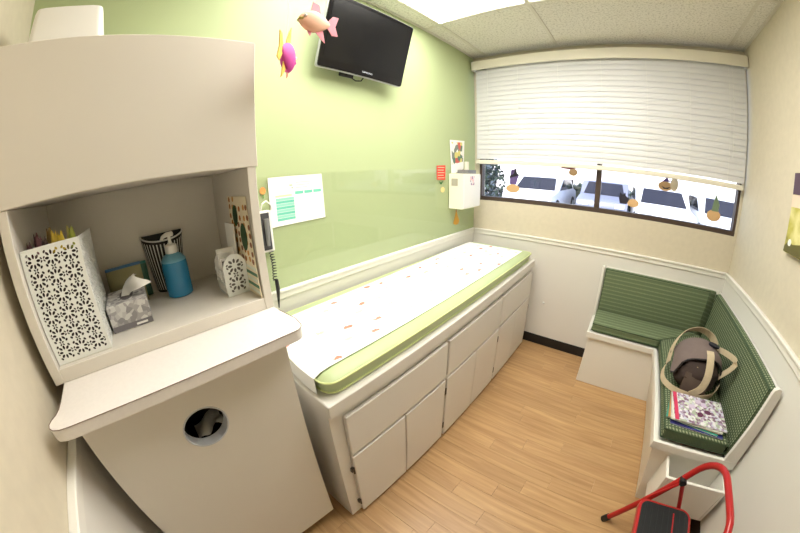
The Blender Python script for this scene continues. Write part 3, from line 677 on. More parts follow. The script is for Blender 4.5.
# napkin holder with papers
nh = thing('napkin_holder', (.27, -2.15, SZ), 'small white cut-out metal holder filled with folded papers', 'holder')
ax = [(0, 0), (.078, 0), (.078, .085)]+[(.039+.039*math.cos(a), .085+.045*math.sin(a)) for a in [PI*k/10 for k in range(1, 10)]]+[(0, .085)]
inside = lambda p: p[1] < .085 or ((p[0]-.039)/.034)**2+((p[1]-.085)/.040)**2 < 1
ho = floral(.004, .006, .074, .122, .06, inside)
for xx in (.325, .225): curve_panel('arched_panel', ax, ho, .0016, basis((xx, -2.188, SZ+.001), (0, 1, 0), (0, 0, 1), (1, 0, 0)), 'wire_white', nh)
part('base', MB().box((.225, -2.188, SZ), (.325, -2.110, SZ+.0016)), 'wire_white', nh)
part('side_band', MB().tube([(.225+.1*k/20, -2.188, SZ+.035+.012*abs(math.sin(2*PI*k/10))) for k in range(21)], .0022, 6).tube([(.225+.1*k/20, -2.188, SZ+.070+.014*abs(math.sin(2*PI*k/10))) for k in range(21)], .0022, 6), 'wire_white', nh)
solid('folded_paper', MB().box((.309, -2.183, SZ+.003), (.313, -2.116, SZ+.112), .0008), flat('hole_shade_grey', (112, 108, 104)), 'dark grey sheet added to shade the openings of the small cut-out holder', 'paper')  # dark sheet stands in for shade behind the front cut-outs
for k in range(6):
    x = .234+k*.0125; hh = .105+.012*((k*5) % 4)
    solid('folded_paper', MB(Matrix.Translation((x, -2.15, SZ+.002)) @ Matrix.Rotation(.06*((k % 3)-1), 4, 'Y')).box((-.002, -.035, .001), (.002, .034, hh), .0008).box((-.0035, -.034, .001), (-.0022, .033, hh*.93)), 'paper', 'folded white paper filed in the small cut-out holder', 'paper', 'folded papers in the cut-out holder')
# patterned booklet leaning on the right side panel
bkx = basis((.215, -2.112, SZ+.0005), (1, 0, 0), (0, .012, .99993), (0, -.99993, .012))
bo = thing('patterned_card', (.31, -2.112, SZ), 'patterned card with two dark green ovals leaning on the hutch side', 'card')
cardM = bkx
q = MB(cardM); q.prism([(0.045, 0), (.205, .0), (.180, .300), (0, .300)], -.002, .0, 0); part('sheet', q, flat('card_cream', (234, 222, 192)), bo)
rnd = random.Random(11)
for k in range(44):
    fx, fy = (k % 6)/5., (k//6)/7.
    xx = .018+fx*.150+.012*rnd.random()+.012*(1-fy); yy = .105+fy*.180+.010*rnd.random()
    part('spot', MB(cardM).prism(ellipse(xx, yy, .009, .009, 7), .0, .0004), flat('card_brown_%d' % (k % 3), [(176, 108, 52), (206, 150, 80), (140, 84, 48)][k % 3]), bo)
part('oval', MB(cardM).prism(ellipse(.070, .240, .024, .034, 16), .0004, .001), flat('card_green', (44, 74, 42)), bo)
part('oval', MB(cardM).prism(ellipse(.132, .178, .028, .042, 16), .0004, .001), flat('card_green', (44, 74, 42)), bo)
for k in range(5): part('stripe', MB(cardM).prism([(.047, .010+k*.018), (.200, .010+k*.018), (.199, .020+k*.018), (.046, .020+k*.018)], .0, .0005), flat('card_teal' if k % 2 else 'card_white', (86, 130, 100) if k % 2 else (222, 226, 212)), bo)
solid('booklet', MB(basis((.205, -2.125, SZ+.0005), (1, 0, 0), (0, .012, .99993), (0, -.99993, .012))).box((0, 0, -.003), (.085, .215, .003), .001), 'paper', 'slim pale booklet standing behind the cut-out holder', 'booklet')
# tub on top of the hutch
tu = thing('plastic_tub', (.24, -2.577, 1.8485), 'white upturned plastic tub standing on top of the hutch', 'tub')
q = MB(); ly = [(0, 0), (.0, .012), (.010, .128), (.013, .140), (.022, .146)]
rg = [rrect(.14+d, -2.688+d, .33-d, -2.478-d, .018) for d, z in ly]; n_ = len(rg[0])
q.add([(p[0], p[1], 1.8485+ly[i][1]) for i, r in enumerate(rg) for p in r], [[i*n_+k, i*n_+(k+1) % n_, (i+1)*n_+(k+1) % n_, (i+1)*n_+k] for i in range(4) for k in range(n_)]+[list(range(n_))[::-1], [4*n_+k for k in range(n_)]], True)
part('shell', q, 'white_plastic', tu); part('knob', MB().box((.225, -2.600, 1.992), (.255, -2.570, 2.020), .004), 'white_plastic', tu); part('vent', MB().box((.225, -2.5695, 1.993), (.25, -2.562, 2.008), .002), 'black', tu)

# ---------------------------------------------------------------- things on the green wall
solid('splash_panel', MB().box((.001, -2.02, RAIL+.002), (.005, -.10, 1.463), .0008), 'acrylic', 'clear acrylic splash panel fixed to the green wall above the changing pad', 'panel')
ch = thing('wall_chart', (.0075, -1.715, 1.24), 'white printed chart with teal tables taped to the green wall', 'chart')
part('sheet', MB().prism([(-1.858, 1.239), (-1.568, 1.243), (-1.575, 1.457), (-1.858, 1.457)], .0056, .0064, 0, 'x'), 'paper', ch)
def ink(y0, y1, z0, z1, col, nm='print'): part(nm, MB().box((.0064, y0, z0), (.0067, y1, z1)), flat('ink_%d_%d_%d' % col, col), ch)
TE = (110, 196, 172); TP = (196, 232, 218)
for k in range(8): ink(-1.828, -1.735, 1.262+k*.0128, 1.262+k*.0128+.0115, TE if k % 2 == 0 else (150, 214, 192), 'table_row')
for k in range(3): ink(-1.728+k*.050, -1.684+k*.050, 1.372, 1.386, TE, 'table_head')
for k in range(2): ink(-1.690+k*.05, -1.688+k*.05, 1.262, 1.368, (214, 226, 220), 'rule')
ink(-1.828, -1.745, 1.368, 1.376, (226, 214, 170), 'heading'); ink(-1.755, -1.738, 1.412, 1.420, (180, 190, 170), 'emblem'); ink(-1.745, -1.735, 1.400, 1.408, (180, 190, 170), 'emblem')
for k in range(3): ink(-1.722, -1.660+.012*k, 1.400+k*.012, 1.404+k*.012, (216, 212, 190), 'heading')
# instrument handset holder with coiled cord
dv = thing('instrument_holder', (.02, -1.9, 1.14), 'white wall holder with a dark front and a black coiled cord beside the hutch', 'wall instrument')
part('housing', MB().box((.006, -1.945, 1.145), (.040, -1.872, 1.322), .004), 'white_plastic', dv)
part('front', MB().box((.0402, -1.938, 1.155), (.043, -1.884, 1.314), .002), flat('device_grey', (70, 70, 74), .3), dv)
part('handset', MB().tube([(.050, -1.905, 1.175), (.052, -1.903, 1.23), (.050, -1.902, 1.29)], [.008, .010, .012], 10), 'grey_face', dv)
coil = [(.05+.009*math.cos(k*.9), -1.898+.009*math.sin(k*.9)+.004*math.sin(k*.05), 1.150-.0018*k) for k in range(75)]
part('coiled_cord', MB().tube(coil, .0022, 5), 'black', dv)
part('cord_sleeve', MB().tube([(.050, -1.893, 1.020), (.052, -1.893, .98), (.048, -1.902, .885)], [.009, .010, .003], 8), 'black', dv)
part('white_lead', MB().tube([(.03, -1.915, 1.322), (.04, -1.91, 1.352), (.03, -1.885, 1.362), (.02, -1.862, 1.345), (.012, -1.855, 1.32)], .0035, 6), 'white_plastic', dv)
st = thing('flower_sticker', (.007, -1.885, 1.385), 'small orange flower sticker above the wall instrument holder', 'sticker')
part('bloom', MB().prism(ellipse(-1.885, 1.405, .014, .016, 10), .0056, .0062, 0, 'x'), flat('orange_sticker', (236, 150, 80)), st); part('stem', MB().prism([(-1.888, 1.372), (-1.882, 1.372), (-1.883, 1.392), (-1.887, 1.392)], .0056, .0061, 0, 'x'), flat('sticker_green', (110, 150, 80)), st)
# red sign with lines, leaf and fruit stickers
rs = thing('red_notice', (.007, -.547, 1.385), 'small red notice with pale lettering beside the white wall box', 'notice')
part('sheet', MB().prism([(-.600, 1.388), (-.490, 1.385), (-.488, 1.494), (-.604, 1.490)], .0056, .0062, 0, 'x'), flat('red_notice_paper', (220, 60, 44)), rs)
for k in range(5): part('print', MB().box((.0062, -.590, 1.398+k*.019), (.0065, -.502-.01*(k % 2), 1.404+k*.019)), flat('notice_ink', (246, 190, 160)), rs)
sk = thing('leaf_sticker', (.007, -.55, 1.33), 'small green leaf sticker under the red notice', 'sticker'); part('leaf', MB().prism([(-.575, 1.375), (-.548, 1.350), (-.515, 1.377), (-.535, 1.372), (-.548, 1.366), (-.56, 1.372)], .0056, .0062, 0, 'x'), flat('leaf_green', (50, 110, 50)), sk)
sk = thing('fruit_sticker', (.007, -.525, 1.30), 'small peach fruit sticker low beside the white wall box', 'sticker'); part('fruit', MB().prism(ellipse(-.525, 1.312, .026, .020, 12), .0056, .0062, 0, 'x'), flat('peach_sticker', (240, 210, 140)), sk)
sk = thing('gourd_sticker', (.007, -.315, 1.02), 'orange gourd sticker hanging below the white wall box', 'sticker')
part('gourd', MB().prism([(-.365, 1.035), (-.33, 1.018), (-.285, 1.022), (-.270, 1.05), (-.295, 1.085), (-.315, 1.125), (-.330, 1.125), (-.345, 1.080)], .0056, .0064, 0, 'x'), flat('gourd_orange', (214, 160, 60)), sk)
part('stem', MB().prism([(-.33, 1.125), (-.315, 1.125), (-.318, 1.145), (-.326, 1.145)], .0056, .0064, 0, 'x'), flat('gourd_stem', (190, 110, 70)), sk)
# white box (glove and sharps dispenser) in the corner
wbx = thing('wall_box', (.07, -.29, 1.165), 'white wall-mounted dispenser box in the corner by the window', 'dispenser')
part('shell', MB().box((.0055, -.440, 1.165), (.130, -.150, 1.432), .004), 'ivory', wbx)
part('front_cover', MB().box((.1302, -.434, 1.172), (.134, -.156, 1.428), .0015), 'white_plastic', wbx)
part('top_tray', MB().box((.02, -.335, 1.4325), (.115, -.20, 1.462), .003), 'grey_face', wbx)
part('back_bracket', MB().box((.0055, -.20, 1.4325), (.03, -.165, 1.53), .002), 'ivory', wbx)
part('label', MB().box((.030, -.4410, 1.34), (.085, -.4402, 1.395)), flat('label_grey', (170, 168, 150)), wbx)
part('picture_label', MB().box((.1342, -.335, 1.345), (.1348, -.265, 1.415)), voro_mat('pink_label', [(236, 190, 190), (150, 130, 160), (230, 225, 225)], 60), wbx)
M['collage'] = voro_mat('collage_print', [(240, 238, 230), (120, 130, 120), (200, 90, 80), (240, 238, 230), (90, 120, 100), (214, 204, 120)], 26)
pp = thing('pinned_card', (.02, -.31, 1.4325), 'tall printed card standing up behind the white wall box', 'card')
part('sheet', MB().prism([(-.405, 1.434), (-.345, 1.434), (-.215, 1.47), (-.200, 1.700), (-.425, 1.690)], .0058, .0068, 0, 'x'), 'paper', pp); part('print', MB().prism([(-.395, 1.50), (-.225, 1.53), (-.220, 1.685), (-.405, 1.675)], .0068, .0071, 0, 'x'), 'collage', pp)
# small bumper knob on the wainscot
solid('wall_bumper', MB(basis((.725, -.0105, .40), (1, 0, 0), (0, 0, 1), (0, -1, 0))).lathe([(0, 0), (.012, 0), (.011, .008), (.006, .013), (0, .014)], (0, 0, 0), 14), 'white_plastic', 'tiny round white bumper on the wainscot under the window', 'bumper')

# ---------------------------------------------------------------- television on a wall arm
tvc = Vector((.125, -1.341, 2.129)); yaw, tilt, roll = -.048, .268, -.039
nn = Vector((math.cos(yaw)*math.cos(tilt), math.sin(yaw)*math.cos(tilt), -math.sin(tilt))); rr_ = Vector((-math.sin(yaw), math.cos(yaw), 0)); uu = nn.cross(rr_)
r2 = math.cos(roll)*rr_+math.sin(roll)*uu; u2 = -math.sin(roll)*rr_+math.cos(roll)*uu
TVM = basis(tvc, r2, u2, nn)
tv = thing('television', tvc, 'black flat-screen television tilted down on a wall arm high on the green wall', 'television')
tw, th_ = .275, .180
part('bezel', MB(TVM).prism(rrect(-tw, -th_, tw, th_, .012), -.022, .0, .003), 'gloss_black', tv)
part('edge_trim', MB(TVM).prism(rrect(-tw-.002, -th_-.005, tw+.002, th_+.003, .013), -.030, -.008, .004), 'silver', tv)
part('screen', MB(TVM).box((-tw+.020, -th_+.040, .0002), (tw-.020, th_-.020, .0014)), 'screen', tv)
part('back_shell', MB(TVM).prism(rrect(-tw+.03, -th_+.02, tw-.03, th_-.03, .03), -.050, -.0302, .008), 'black', tv)
tc_ = bpy.data.curves.new('maker_name', 'FONT'); tc_.body = 'SAMSUNG'; tc_.size = .013; tc_.align_x = 'CENTER'; tc_.align_y = 'CENTER'; tc_.extrude = .0003
to = bpy.data.objects.new('tmp', tc_); COL.objects.link(to); dg = bpy.context.evaluated_depsgraph_get(); me = bpy.data.meshes.new_from_object(to.evaluated_get(dg)); bpy.data.objects.remove(to)
me.transform(Matrix.Translation(-tvc) @ TVM @ Matrix.Translation((.018, -th_+.021, .0006)) @ Matrix.Scale(1.15, 4, (1, 0, 0))); me.name = 'maker_name'; me.materials.clear(); me.materials.append(M['logo'])
o = bpy.data.objects.new('maker_name', me); COL.objects.link(o); o.parent = tv; WORLD[o.name] = tvc
part('wall_plate', MB().box((.0005, -1.41, 2.06), (.012, -1.28, 2.22), .003), 'black', tv)
bp_ = tvc-nn*.051
part('arm', MB().tube([(.010, -1.345, 2.14), (bp_.x+.01, -1.343, bp_.z)], .02, 12), 'black', tv)
part('mount_foot', MB(TVM).box((-.125, -th_-.022, -.045), (-.04, -th_+.02, -.030), .003), 'black', tv)
part('cable', MB().tube([tuple(tvc+r2*x_-u2*(th_-.005+d_)-nn*.036) for x_, d_ in ((-.07, .0), (-.055, .022), (-.02, .034), (.015, .028), (.03, .002))], .0035, 6), 'black', tv)

# ---------------------------------------------------------------- hanging fish
def skin_fish(loc, yaw, pitch, L, hgt, thick, cols, label, fancy):
    t = thing('hanging_fish', loc, label, 'fish ornament', 'fish ornaments hung from the ceiling')
    mt = Matrix.Translation(loc) @ Matrix.Rotation(yaw, 4, 'Z') @ Matrix.Rotation(pitch, 4, 'Y')
    q = MB(mt)
    def pt(u, v):     # v from nose to tail root
        a = 2*PI*u; pr_ = max(.02, math.sin(PI*min(1, v*.93+.03))**.75*(1-.35*v)*1.18); x = L*(v-.5)
        return (x, thick*pr_*math.cos(a), hgt*pr_*math.sin(a))
    q.grid(pt, 20, 16, True, True); part('body', q, cols[0], t)
    def fin(nm, poly, m_, y=0.): part(nm, MB(mt).prism(poly, y-.0015, y+.0015, .0006, 'y', 1), m_, t)
    fin('tail_fin', [(L*.40, .006), (L*.60, hgt*.95), (L*.80, hgt*.95), (L*.70, 0), (L*.80, -hgt*.85), (L*.60, -hgt*.9), (L*.40, -.006)], cols[1])
    fin('dorsal_fin', [(-L*.15, hgt*.8), (-L*.10, hgt*(1.9 if not fancy else 2.3)), (L*.12, hgt*(1.75 if not fancy else 1.5)), (L*.25, hgt*.55)], cols[1])
    fin('belly_fin', [(L*.02, -hgt*.8), (L*.28, -hgt*.5), (L*.38, -hgt*1.75), (L*.26, -hgt*1.5)], cols[1])
    fin('pelvic_fin', [(-L*.22, -hgt*.7), (-L*.06, -hgt*.85), (-L*.10, -hgt*1.35), (-L*.18, -hgt*1.15)], cols[2])
    for s_ in (-1, 1):
        e_ = MB(mt @ Matrix.Translation((-L*.34, s_*thick*.66, hgt*.22))); e_.lathe([(0, -.004), (.004, -.003), (.0055, 0), (.004, .003), (0, .004)], (0, 0, 0), 10); part('eye', e_, 'white_plastic', t)
        part('snout_patch', MB(mt @ Matrix.Translation((-L*.44, s_*thick*.30, -.0))).lathe([(0, -.006), (.006, -.004), (.008, 0), (.006, .004), (0, .006)], (0, 0, 0), 8), cols[3], t)
    part('thread', MB().tube([(loc[0], loc[1], loc[2]+hgt*.7), (loc[0], loc[1], H)], .0004, 5), 'thread', t)
PK = flat('fish_pink', (238, 150, 166)); PE = flat('fish_peach', (236, 188, 160)); MG = flat('fish_magenta', (206, 70, 160)); YL = flat('fish_yellow', (224, 188, 80)); SAL = flat('fish_salmon', (240, 160, 140)); OLV = flat('fish_olive', (170, 150, 80))
skin_fish((.5, -1.926, 1.912), PI/2-.15, .05, .098, .036, .020, (PE, PK, PK, OLV), 'peach and pink fish ornament hanging in front of the television', False)
skin_fish((.5, -2.012, 1.784), -.85, -.2, .085, .046, .020, (MG, YL, SAL, MG), 'magenta and yellow fish ornament hanging edge-on beside the hutch', True)

# ---------------------------------------------------------------- corner bench
be = thing('corner_bench', (1.75, -.6, 0), 'white built-in corner bench under the window and along the right wall', 'bench')
XE = W-.0115
part('window_run', MB().box((1.175, -.356, 0), (1.75, -.0105, .385), .002), 'white_paint', be)
part('wall_run', MB().add([(1.750, -1.215, 0), (XE-.006, -1.215, 0), (XE-.006, -.0175, 0), (1.750, -.0175, 0), (1.665, -1.215, .385), (XE-.006, -1.215, .385), (XE-.006, -.0175, .385), (1.665, -.0175, .385)], [[3, 2, 1, 0], [4, 5, 6, 7], [0, 1, 5, 4], [1, 2, 6, 5], [2, 3, 7, 6], [3, 0, 4, 7]]), 'white_paint', be)
part('seat_rim', MB().prism([(1.158, -.0105), (1.158, -.372), (1.648, -.372), (1.648, -1.236), (2.094, -1.236), (2.094, -1.216), (1.672, -1.216), (1.672, -.350), (1.180, -.350), (1.180, -.0105)], .3855, .428, .003), 'white_paint', be)
part('seat_board', MB().box((1.180, -.350, .3855), (XE, -.0105, .405)).box((1.672, -1.2155, .3855), (XE, -.3505, .405)), 'white_paint', be)
part('back_board', MB().box((1.165, -.034, .4055), (XE-.03, -.0275, .824), .002).box((1.158, -.060, .4285), (1.178, -.0275, .828), .003), 'white_paint', be)
part('back_board', MB().box((2.080, -1.215, .4055), (XE-.017, -.030, .815), .002), 'white_paint', be)
ep = [(2.022, .4285), (2.090, .4285), (2.090, .800), (2.084, .826), (2.066, .832), (2.050, .820), (2.046, .80), (2.034, .60)]
part('end_panel', MB().prism(ep, -1.236, -1.2160, .003, 'y'), 'white_paint', be)
mbn = part('magazine_bin', MB().box((1.757, -1.350, .13), (1.772, -1.2155, .350), .002), 'white_paint', be)
part('front_panel', MB().box((1.7725, -1.350, .13), (2.060, -1.335, .350), .002), 'white_paint', mbn)
part('bin_bottom', MB().box((1.7725, -1.3345, .13), (2.060, -1.2155, .142)), 'white_paint', mbn)
part('side_panel', MB().box((2.0605, -1.350, .13), (2.075, -1.2155, .350), .002), 'white_paint', mbn)
def cushion(name, poly, z0, z1, m, label, axis='z', bev=.018, puff=.008):
    t = thing(name, (sum(p[0] for p in poly)/len(poly), sum(p[1] for p in poly)/len(poly), z0) if axis == 'z' else (0, 0, 0), label, 'cushion')
    q = MB(); q.prism(poly, z0, z1, bev, axis, 3)
    return t, q
def add_cushion(name, poly, z0, z1, m, label):
    t, q = cushion(name, poly, z0, z1, m, label); part('cover', q, m, t)
    def ins(d):
        c = Vector((sum(p[0] for p in poly)/len(poly), sum(p[1] for p in poly)/len(poly))); return [(p[0]+(c.x-p[0])*d, p[1]+(c.y-p[1])*d) for p in poly]
    for z in (z1-.013, z0+.013): part('piping', MB().tube([(p[0], p[1], z) for p in ins(.002)], .0032, 6, closed=True), 'fab_trim', t)
add_cushion('bench_cushion', [(1.182, -.352), (1.666, -.352), (1.976, -.108), (1.976, -.095), (1.182, -.095)], .4295, .502, 'fab_rib', 'ribbed green seat cushion on the short bench under the window')
add_cushion('bench_cushion', [(1.676, -.352), (1.984, -.112), (2.010, -.112), (2.010, -1.210), (1.676, -1.210)], .4295, .502, 'fab_dots', 'spotted green seat cushion on the long bench under the canvas bag')
def back_cushion(pts_f, pts_b, m, label):
    c = [(Vector(a)+Vector(b))/2 for a, b in zip(pts_f, pts_b)]; ctr = sum(c, Vector())/4
    t = thing('back_cushion', (ctr.x, ctr.y, min(p.z for p in c)), label, 'cushion')
    bm = bmesh.new(); A = [bm.verts.new(p) for p in pts_f]; B = [bm.verts.new(p) for p in pts_b]
    bm.faces.new(A); bm.faces.new(B[::-1])
    for i in range(4): bm.faces.new((A[i], B[i], B[(i+1) % 4], A[(i+1) % 4]))
    bmesh.ops.recalc_face_normals(bm, faces=bm.faces[:]); bmesh.ops.bevel(bm, geom=bm.edges[:], offset=.014, segments=3, profile=.6, affect='EDGES')
    part('cover', MB().bm(bm, True), m, t)
    F = [Vector(p) for p in pts_f]; fc = sum(F, Vector())/4
    part('piping', MB().tube([tuple(p+(fc-p)*.012) for p in F], .0035, 6, closed=True), 'fab_trim', t)
back_cushion([(1.184, -.0865, .431), (1.985, -.0865, .431), (2.000, -.064, .812), (1.184, -.064, .812)], [(1.184, -.036, .431), (2.05, -.036, .431), (2.06, -.036, .820), (1.184, -.036, .820)], 'fab_rib', 'ribbed green back cushion against the wall under the window')
back_cushion([(2.0195, -1.212, .431), (2.0195, -.094, .431), (2.044, -.072, .806), (2.040, -1.212, .806)], [(2.0795, -1.212, .431), (2.0795, -.080, .431), (2.0795, -.068, .815), (2.0795, -1.212, .815)], 'fab_dots', 'spotted green back cushion along the right wall')

# magazines on the seat
def magazine(cx, cy_, z, w, h, rz, th, cov, label, pages=None):
    mt = Matrix.Translation((cx, cy_, z)) @ Matrix.Rotation(rz, 4, 'Z')
    t = thing('magazine', (cx, cy_, z), label, 'magazine', 'magazines stacked on the bench')
    part('pages', MB(mt).box((-w/2+.002, -h/2+.002, .0006), (w/2-.002, h/2-.002, th-.0006)), pages or 'paper', t)
    part('cover', MB(mt).box((-w/2, -h/2, th-.0006), (w/2, h/2, th)).box((-w/2, -h/2, 0), (w/2, h/2, .0006)).box((-w/2, -h/2, 0), (-w/2+.0012, h/2, th)), cov, t)
    return t, mt
mz = .5025
magazine(1.840, -1.085, mz, .275, .205, -.06, .006, flat('mag_blue', (58, 60, 130)), 'dark blue magazine at the bottom of the stack')
magazine(1.822, -1.070, mz+.0062, .270, .205, -.16, .006, flat('mag_teal', (70, 160, 140)), 'teal-edged magazine above the dark blue one')
magazine(1.826, -1.064, mz+.0124, .270, .205, -.10, .006, flat('mag_orange', (206, 150, 90)), 'orange-brown magazine in the middle of the stack')
magazine(1.832, -1.072, mz+.0186, .272, .208, -.05, .006, flat('mag_pale', (214, 214, 200)), 'pale magazine under the topmost one')
t, mt = magazine(1.846, -1.068, mz+.0248, .276, .212, .02, .006, 'cover_print', 'topmost magazine with a pink spine strip and a purple floral cover')
part('spine_strip', MB(mt).box((-.1378, -.105, .0061), (-.118, .105, .0065)), flat('mag_pink', (206, 60, 96)), t)
for k, (fx, fy) in enumerate(((-.04, .02), (.0, -.03), (.03, .05), (.045, .0), (.0, .07))):
    part('flower', MB(mt).prism(ellipse(fx, fy, .020, .016, 9, k), .0061, .0066), flat('mag_plum' if k % 2 else 'mag_lilac', (96, 40, 76) if k % 2 else (206, 190, 214)), t)

# bag on the bench
M['bag_brown'] = mat('taupe_canvas', (112, 98, 94), .85, var=.05, scale=30, bump=.3, bscale=220)
M['bag_dark'] = mat('dark_brown_canvas', (62, 50, 46), .85, var=.08, scale=30, bump=.3, bscale=200)
M['strap'] = mat('tan_webbing', (190, 174, 146), .85, var=.08, scale=40, bump=.3, bscale=400)
bgc = Vector((1.835, -.760, .5025))
bag = thing('canvas_bag', bgc, 'brown canvas shoulder bag with tan straps slumped on the corner bench', 'bag')
bm_ = Matrix.Translation(bgc) @ Matrix.Rotation(-.12, 4, 'Z')
def sg(q, e): return math.copysign(abs(q)**e, q)
def bagb(u, v):
    a = 2*PI*u; k = v*PI; rr = max(0.0, math.sin(k))**.55
    x = .128*rr*sg(math.cos(a), .72); y = .168*rr*sg(math.sin(a), .72); z = .092+.092*sg(-math.cos(k), .75)
    x += .007*math.sin(5*a+90*z)*rr; y += .006*math.sin(4*a-70*z)*rr
    return (x, y, max(0, z+.005*math.sin(3*a)*rr))
q = MB(bm_); q.grid(bagb, 44, 20, True, True); part('bag_body', q, 'bag_dark', bag)
def flap(u, v, dz=0.):
    x = -.145+.29*u; y0 = -.135+.060*u-.015*math.sin(PI*u); y = y0+(.178-y0)*v
    r = ((abs(x)/.150)**2.6+(abs(y)/.192)**2.6)**(1/2.6)
    z = .085+.135*max(0, 1-min(1, r)**2.4)**.5+.003*math.sin(11*u+4*v)+.003*math.sin(5*u-12*v)
    return (x, y, z+dz)
q = MB(bm_); q.grid(flap, 22, 18); q.grid(lambda u, v: flap(u, v, -.005), 22, 18)
for vv in (0, 1): q.grid(lambda u, v: flap(u, vv, -.005*v), 22, 1)
part('flap', q, 'bag_brown', bag)
part('hem_trim', MB(bm_).tube([flap(k/14., 0, -.002) for k in range(15)], .0055, 6), flat('bag_trim_dark', (40, 34, 36)), bag)
part('badge', MB(bm_ @ Matrix.Translation((.062, .03, .217)) @ Matrix.Rotation(.35, 4, 'Z') @ Matrix.Rotation(.18, 4, 'Y')).prism(ellipse(0, 0, .036, .026, 18), -.004, .006, .001), flat('badge_navy', (30, 30, 42)), bag, 'dark navy oval badge')
q = MB(bm_)
def pocket(u, v): return (-.07+.14*u, -.158-.022*math.sin(PI*u)*math.sin(PI*(.1+.8*v))-.02*(1-v), .015+.105*v+.006*math.sin(8*u))
q.grid(pocket, 14, 10); q.grid(lambda u, v: (pocket(u, v)[0], pocket(u, v)[1]+.006, pocket(u, v)[2]), 14, 10)
part('front_pocket', q, flat('pocket_brown', (80, 66, 58)), bag)
part('lining', MB(bm_).tube([(-.06, -.120, .150), (-.02, -.135, .148), (.02, -.138, .140), (.05, -.128, .145)], [.006, .014, .012, .005], 8), flat('tan_lining', (150, 124, 96)), bag)
def strap(nm, pts, wd, w=.036, th=.003):
    P = [Vector(p) for p in pts]; out = []; wds = [Vector(d) for d in wd] if isinstance(wd, list) else None; wo = []
    for i in range(len(P)-1):            # Catmull-Rom
        p0, p1, p2, p3 = P[max(i-1, 0)], P[i], P[i+1], P[min(i+2, len(P)-1)]
        for k in range(6):
            s_ = k/6.; out.append(.5*((2*p1)+(p2-p0)*s_+(2*p0-5*p1+4*p2-p3)*s_*s_+(3*p1-p0-3*p2+p3)*s_**3))
            if wds: wo.append(wds[i].lerp(wds[i+1], s_))
    out.append(P[-1])
    if wds: wo.append(wds[-1])
    q = MB(bm_); q.ribbon(out, wo if wds else wd, w, th); return part(nm, q, 'strap', bag)
strap('strap', [(-.160, -.02, .07), (-.155, .06, .135), (-.11, .150, .190), (-.02, .200, .215), (.06, .180, .205), (.100, .12, .175)], (.3, -.8, 1), .056)
strap('strap', [(.085, .095, .180), (.135, .01, .205), (.172, -.085, .222), (.165, -.105, .190), (.125, -.075, .105)], (.0, .6, 1), .030)
strap('strap', [(.030, -.065, .222), (.034, -.118, .208), (.044, -.172, .140), (.032, -.192, .075), (-.01, -.196, .030)], (1, .1, .1), .040)
strap('strap', [(-.158, -.01, .075), (-.176, -.06, .040), (-.165, -.12, .022), (-.11, -.176, .020), (-.03, -.195, .022), (.05, -.190, .026), (.115, -.150, .040), (.140, -.10, .075)], (.3, .2, 1), .030)
part('buckle', MB(bm_ @ Matrix.Translation((-.156, .04, .108))).box((-.006, -.022, -.009), (.004, .022, .009), .003), 'black', bag)

# ---------------------------------------------------------------- framed canvas on the right wall
pc_ = thing('canvas_picture', (W-.012, -1.06, 1.275), 'canvas print of yellow-green blossoms on the beige wall above the bench', 'picture')
def art():
    m, n, l, b = newmat('blossom_print'); b.inputs['Roughness'].default_value = .7
    tc = n.new('ShaderNodeTexCoord'); v = n.new('ShaderNodeTexNoise'); v.inputs['Scale'].default_value = 9; v.inputs['Detail'].default_value = 4; l.new(tc.outputs['Object'], v.inputs['Vector'])
    r = n.new('ShaderNodeValToRGB'); e = r.color_ramp.elements; e[0].position = .32; e[1].position = .68
    e[0].color = (*lin((90, 84, 30)), 1); e[1].color = (*lin((222, 214, 150)), 1); q = e.new(.48); q.color = (*lin((186, 178, 84)), 1)
    l.new(v.outputs['Fac'], r.inputs[0]); l.new(r.outputs[0], b.inputs['Base Color']); return m
M['art'] = art()
part('canvas', MB().box((W-.028, -1.34, 1.275), (W-.0005, -.795, 1.625), .002), 'art', pc_)
part('upper_band', MB().box((W-.0286, -1.34, 1.53), (W-.0282, -.796, 1.624)), flat('plum_paint', (86, 66, 84)), pc_); part('middle_band', MB().box((W-.0286, -1.34, 1.475), (W-.0282, -.796, 1.529)), flat('blush_paint', (226, 206, 184)), pc_)
part('lower_leaves', MB().prism([(-1.34, 1.277), (-.797, 1.277), (-.797, 1.300), (-.83, 1.325), (-.88, 1.318), (-.95, 1.33), (-1.34, 1.32)], W-.0286, W-.0282, 0, 'x'), flat('olive_paint', (96, 90, 40)), pc_)
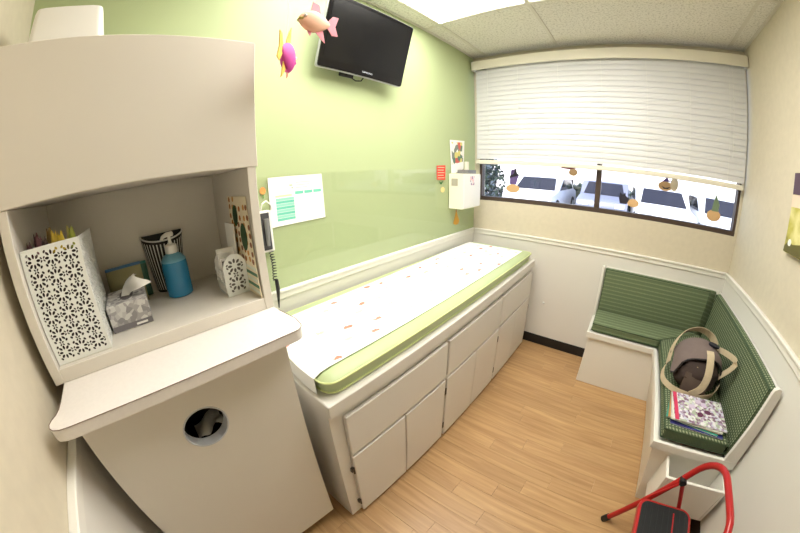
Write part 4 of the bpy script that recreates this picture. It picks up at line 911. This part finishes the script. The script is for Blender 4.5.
part('white_petal', MB().prism(ellipse(-.845, 1.322, .018, .016, 9), W-.0290, W-.0287, 0, 'x'), flat('petal_white', (240, 240, 232)), pc_)

# ---------------------------------------------------------------- red step stool
so = thing('step_stool', (1.78, -1.62, 0), 'red folding step stool with a black ribbed tread and tall loop handle', 'step stool')
def legx(z): return 1.610+z/2.32
yA, yB_ = -1.412, -1.838
R_ = .135; zt = .622
hp = [(legx(z), yA, z) for z in (.0, .12, .24, .36, zt-R_)]
for k in range(1, 9): a = PI/2*k/8; z = zt-R_+R_*math.sin(a); hp.append((legx(z), yA-R_+R_*math.cos(a), z))
hp.append((legx(zt), (yA+yB_)/2, zt))
for k in range(8, -1, -1): a = PI/2*k/8; z = zt-R_+R_*math.sin(a); hp.append((legx(z), yB_+R_-R_*math.cos(a), z))
hp += [(legx(z), yB_, z) for z in (.36, .24, .12, .0)]
part('loop_frame', MB().tube(hp, .0138, 12), 'red', so)
for y in (yA, yB_):
    part('front_foot', MB().tube([(legx(0)-.001, y, 0.0), (legx(.035), y, .035)], .0175, 12), 'black', so)
    yi = y+(-.018 if y == yA else .018)
    q0 = (1.800, yi, .430); q1 = (1.985, yi, .012)
    part('rear_leg', MB().tube([q0, q1], .010, 10), 'red', so)
    part('pivot_cap', MB().tube([(1.798, yi+.022, .434), (1.798, yi-.010, .434)], .016, 12), 'black', so)
    part('rear_foot', MB().tube([(1.972, yi, .040), (1.989, yi, .0)], .0135, 10), 'black', so)
    part('link_rod', MB().tube([(1.715, yi, .30), (1.795, yi, .425)], .0055, 8), 'red', so)
tz = .290
part('tread_frame', MB().prism(rrect(1.672, -1.815, 1.925, -1.440, .045), tz-.028, tz, .006), 'red', so)
tp = part('tread_pad', MB().prism(rrect(1.684, -1.802, 1.913, -1.453, .035), tz, tz+.003, .001), 'rubber', so)
for k in range(8):
    x = 1.705+k*.0265
    if k == 5: part('red_line', MB().box((x-.003, -1.80, tz+.003), (x+.003, -1.480, tz+.0055), .001), 'red', tp)
    else: part('rib', MB().box((x-.0045, -1.80, tz+.003), (x+.0045, -1.462, tz+.0055), .001), 'rubber', tp)
